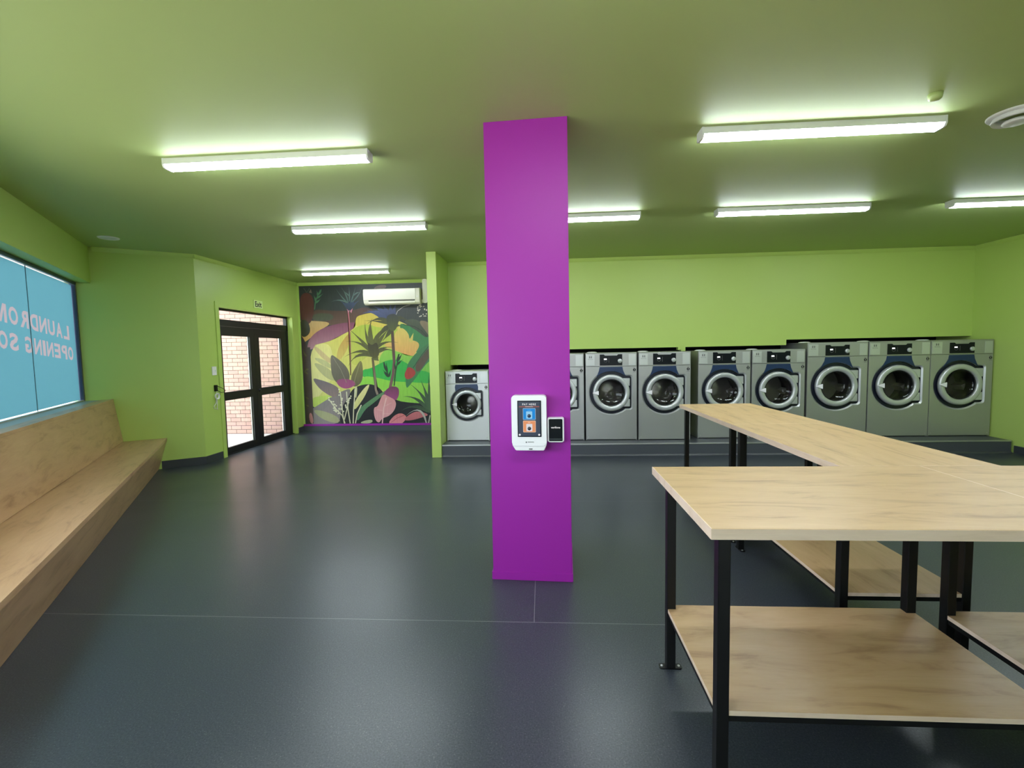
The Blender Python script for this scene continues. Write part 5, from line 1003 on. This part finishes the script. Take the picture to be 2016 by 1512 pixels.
for z0, z1, c, nm, word in ((.011, .083, rgb(8, 140, 222), 'blue', 'WASH'), (-.068, .005, rgb(232, 152, 104), 'orange', 'DRY')):
    b = MB(); b.prism(rrect(-.034, z0, .045, z1, .004, 3), -.0797, -.0788, em('screen_'+nm+'_edge', rgb(190, 214, 232) if nm == 'blue' else rgb(250, 226, 206), .85), axis='y'); b.prism(rrect(-.0322, z0+.002, .0432, z1-.002, .003, 3), -.0801, -.0796, em('screen_'+nm, c, .9), axis='y')
    tl = b.build('button', sc_)
    b = MB(); zc = z0+.030; b.prism(rrect(-.014, zc-.023, .024, zc+.023, .004, 3), -.0806, -.08, em('icon_'+nm, rgb(150, 208, 244) if nm == 'blue' else rgb(226, 226, 232), .9), axis='y')
    b.lathe([(.0115, 0), (.0115, .0005), (0, .0005)], em('icon_dark_'+nm, rgb(40, 60, 90) if nm == 'blue' else rgb(44, 46, 54), .8), 24, at(.005, -.0806, zc-.006) @ FACE)
    b.text(word, .01, em('tile_text_'+nm, rgb(120, 200, 250) if nm == 'blue' else rgb(255, 236, 220), .9), at(.0055, -.0806, z1-.0115) @ FACE, depth=.0003, width=.022 if word == 'WASH' else .017, height=.006); b.build('icon', tl)
for x in (-.056, .066):
    b = MB(); b.lathe([(.0062, 0), (.0062, .0008), (0, .0008)], em('screen_dot', (1, 1, 1, 1), .8), 20, at(x, -.0792, -.084) @ FACE); b.build('screen_dot', sc_)
b = MB(); b.lathe([(.005, 0), (.005, .0006), (0, .0006)], M['ink'], 6, at(-.016, -.0752, -.132) @ FACE)
for i in range(7): b.box((-.006+i*.0055, -.0758, -.134+(.001 if i % 2 else 0)), (-.002+i*.0055, -.0748, -.128), M['ink'])
b.build('maker_mark', k)
b = MB(); b.prism([(-.105, -.13), (.110, -.13), (.110, -.152), (.094, -.186), (-.084, -.186), (-.105, -.152)], -.070, 0, M['white'], axis='y', bev=.003)
lp = b.build('printer_chute', k)
b = MB(); b.box((.0, -.072, -.180), (.022, -.066, -.172), M['ink'], .001); b.build('port', lp)
# card reader
rd = empty('card_reader', (pc.x+pd.x*.167, pc.y+pd.y*.167, 1.006), pang); tag(rd, 'small white card reader with a black screen beside the kiosk', 'card reader')
b = MB(); b.prism(rrect(-.05, -.076, .053, .078, .012), -.055, 0, M['white'], axis='y', bev=.004); b.build('casing', rd)
b = MB(); b.prism(rrect(-.041, -.069, .044, .071, .006), -.0575, -.05, M['display'], axis='y', bev=.001); s2 = b.build('screen', rd)
b = MB(); b.text('verifone', .014, em('reader_text', (1, 1, 1, 1), 1.0), at(.001, -.058, .018) @ FACE, depth=.0003, bold=.0001, width=.058, height=.0125); b.build('lettering', s2)
b = MB(); b.box((-.039, -.0582, -.062), (.042, -.0572, -.052), M['ink2'] if 'ink2' in M else mat('dark_strip', rgb(52, 56, 64), rough=.3)); b.build('button_strip', s2)

# ------------------------------------------------------------------ sun on the street outside
sun = bpy.data.lights.new('sun', 'SUN'); sun.energy = SUN; sun.angle = .02; sun.color = (1, .92, .76)
so = bpy.data.objects.new('sun', sun); COL.objects.link(so); so.rotation_euler = Vector(SUN_D).to_track_quat('-Z', 'Y').to_euler()

# ------------------------------------------------------------------ camera, world, render look
cam = bpy.data.cameras.new('camera'); cam.sensor_fit = 'HORIZONTAL'; cam.sensor_width = 36; cam.lens = 918.921165/2016*36; cam.clip_start = .05
co = bpy.data.objects.new('camera', cam); COL.objects.link(co)
Rr = ((0.997777473337345, 0.06376470877006617, -0.01934361951684307), (0.014912758339365579, 0.06924547480986977, 0.9974881823144911), (-0.06494400156485146, 0.9955597049568772, -0.0681406672033686))
co.matrix_world = Matrix(((Rr[0][0], Rr[1][0], -Rr[2][0], 0), (Rr[0][1], Rr[1][1], -Rr[2][1], 0), (Rr[0][2], Rr[1][2], -Rr[2][2], 1.5), (0, 0, 0, 1)))
SC.camera = co
w = bpy.data.worlds.new('sky'); SC.world = w; w.use_nodes = True
w.node_tree.nodes['Background'].inputs[0].default_value = SKY; w.node_tree.nodes['Background'].inputs[1].default_value = SKY_S
SC.view_settings.view_transform = 'Standard'; SC.view_settings.look = 'None'; SC.view_settings.gamma = 1; SC.view_settings.exposure = EXPO
SC.view_settings.use_curve_mapping = False
cy = SC.cycles
cy.use_denoising = True; cy.max_bounces = 7; cy.diffuse_bounces = 5; cy.glossy_bounces = 4; cy.transmission_bounces = 4; cy.transparent_max_bounces = 8
cy.caustics_reflective = False; cy.caustics_refractive = False; cy.sample_clamp_indirect = 5
bpy.context.view_layer.update()
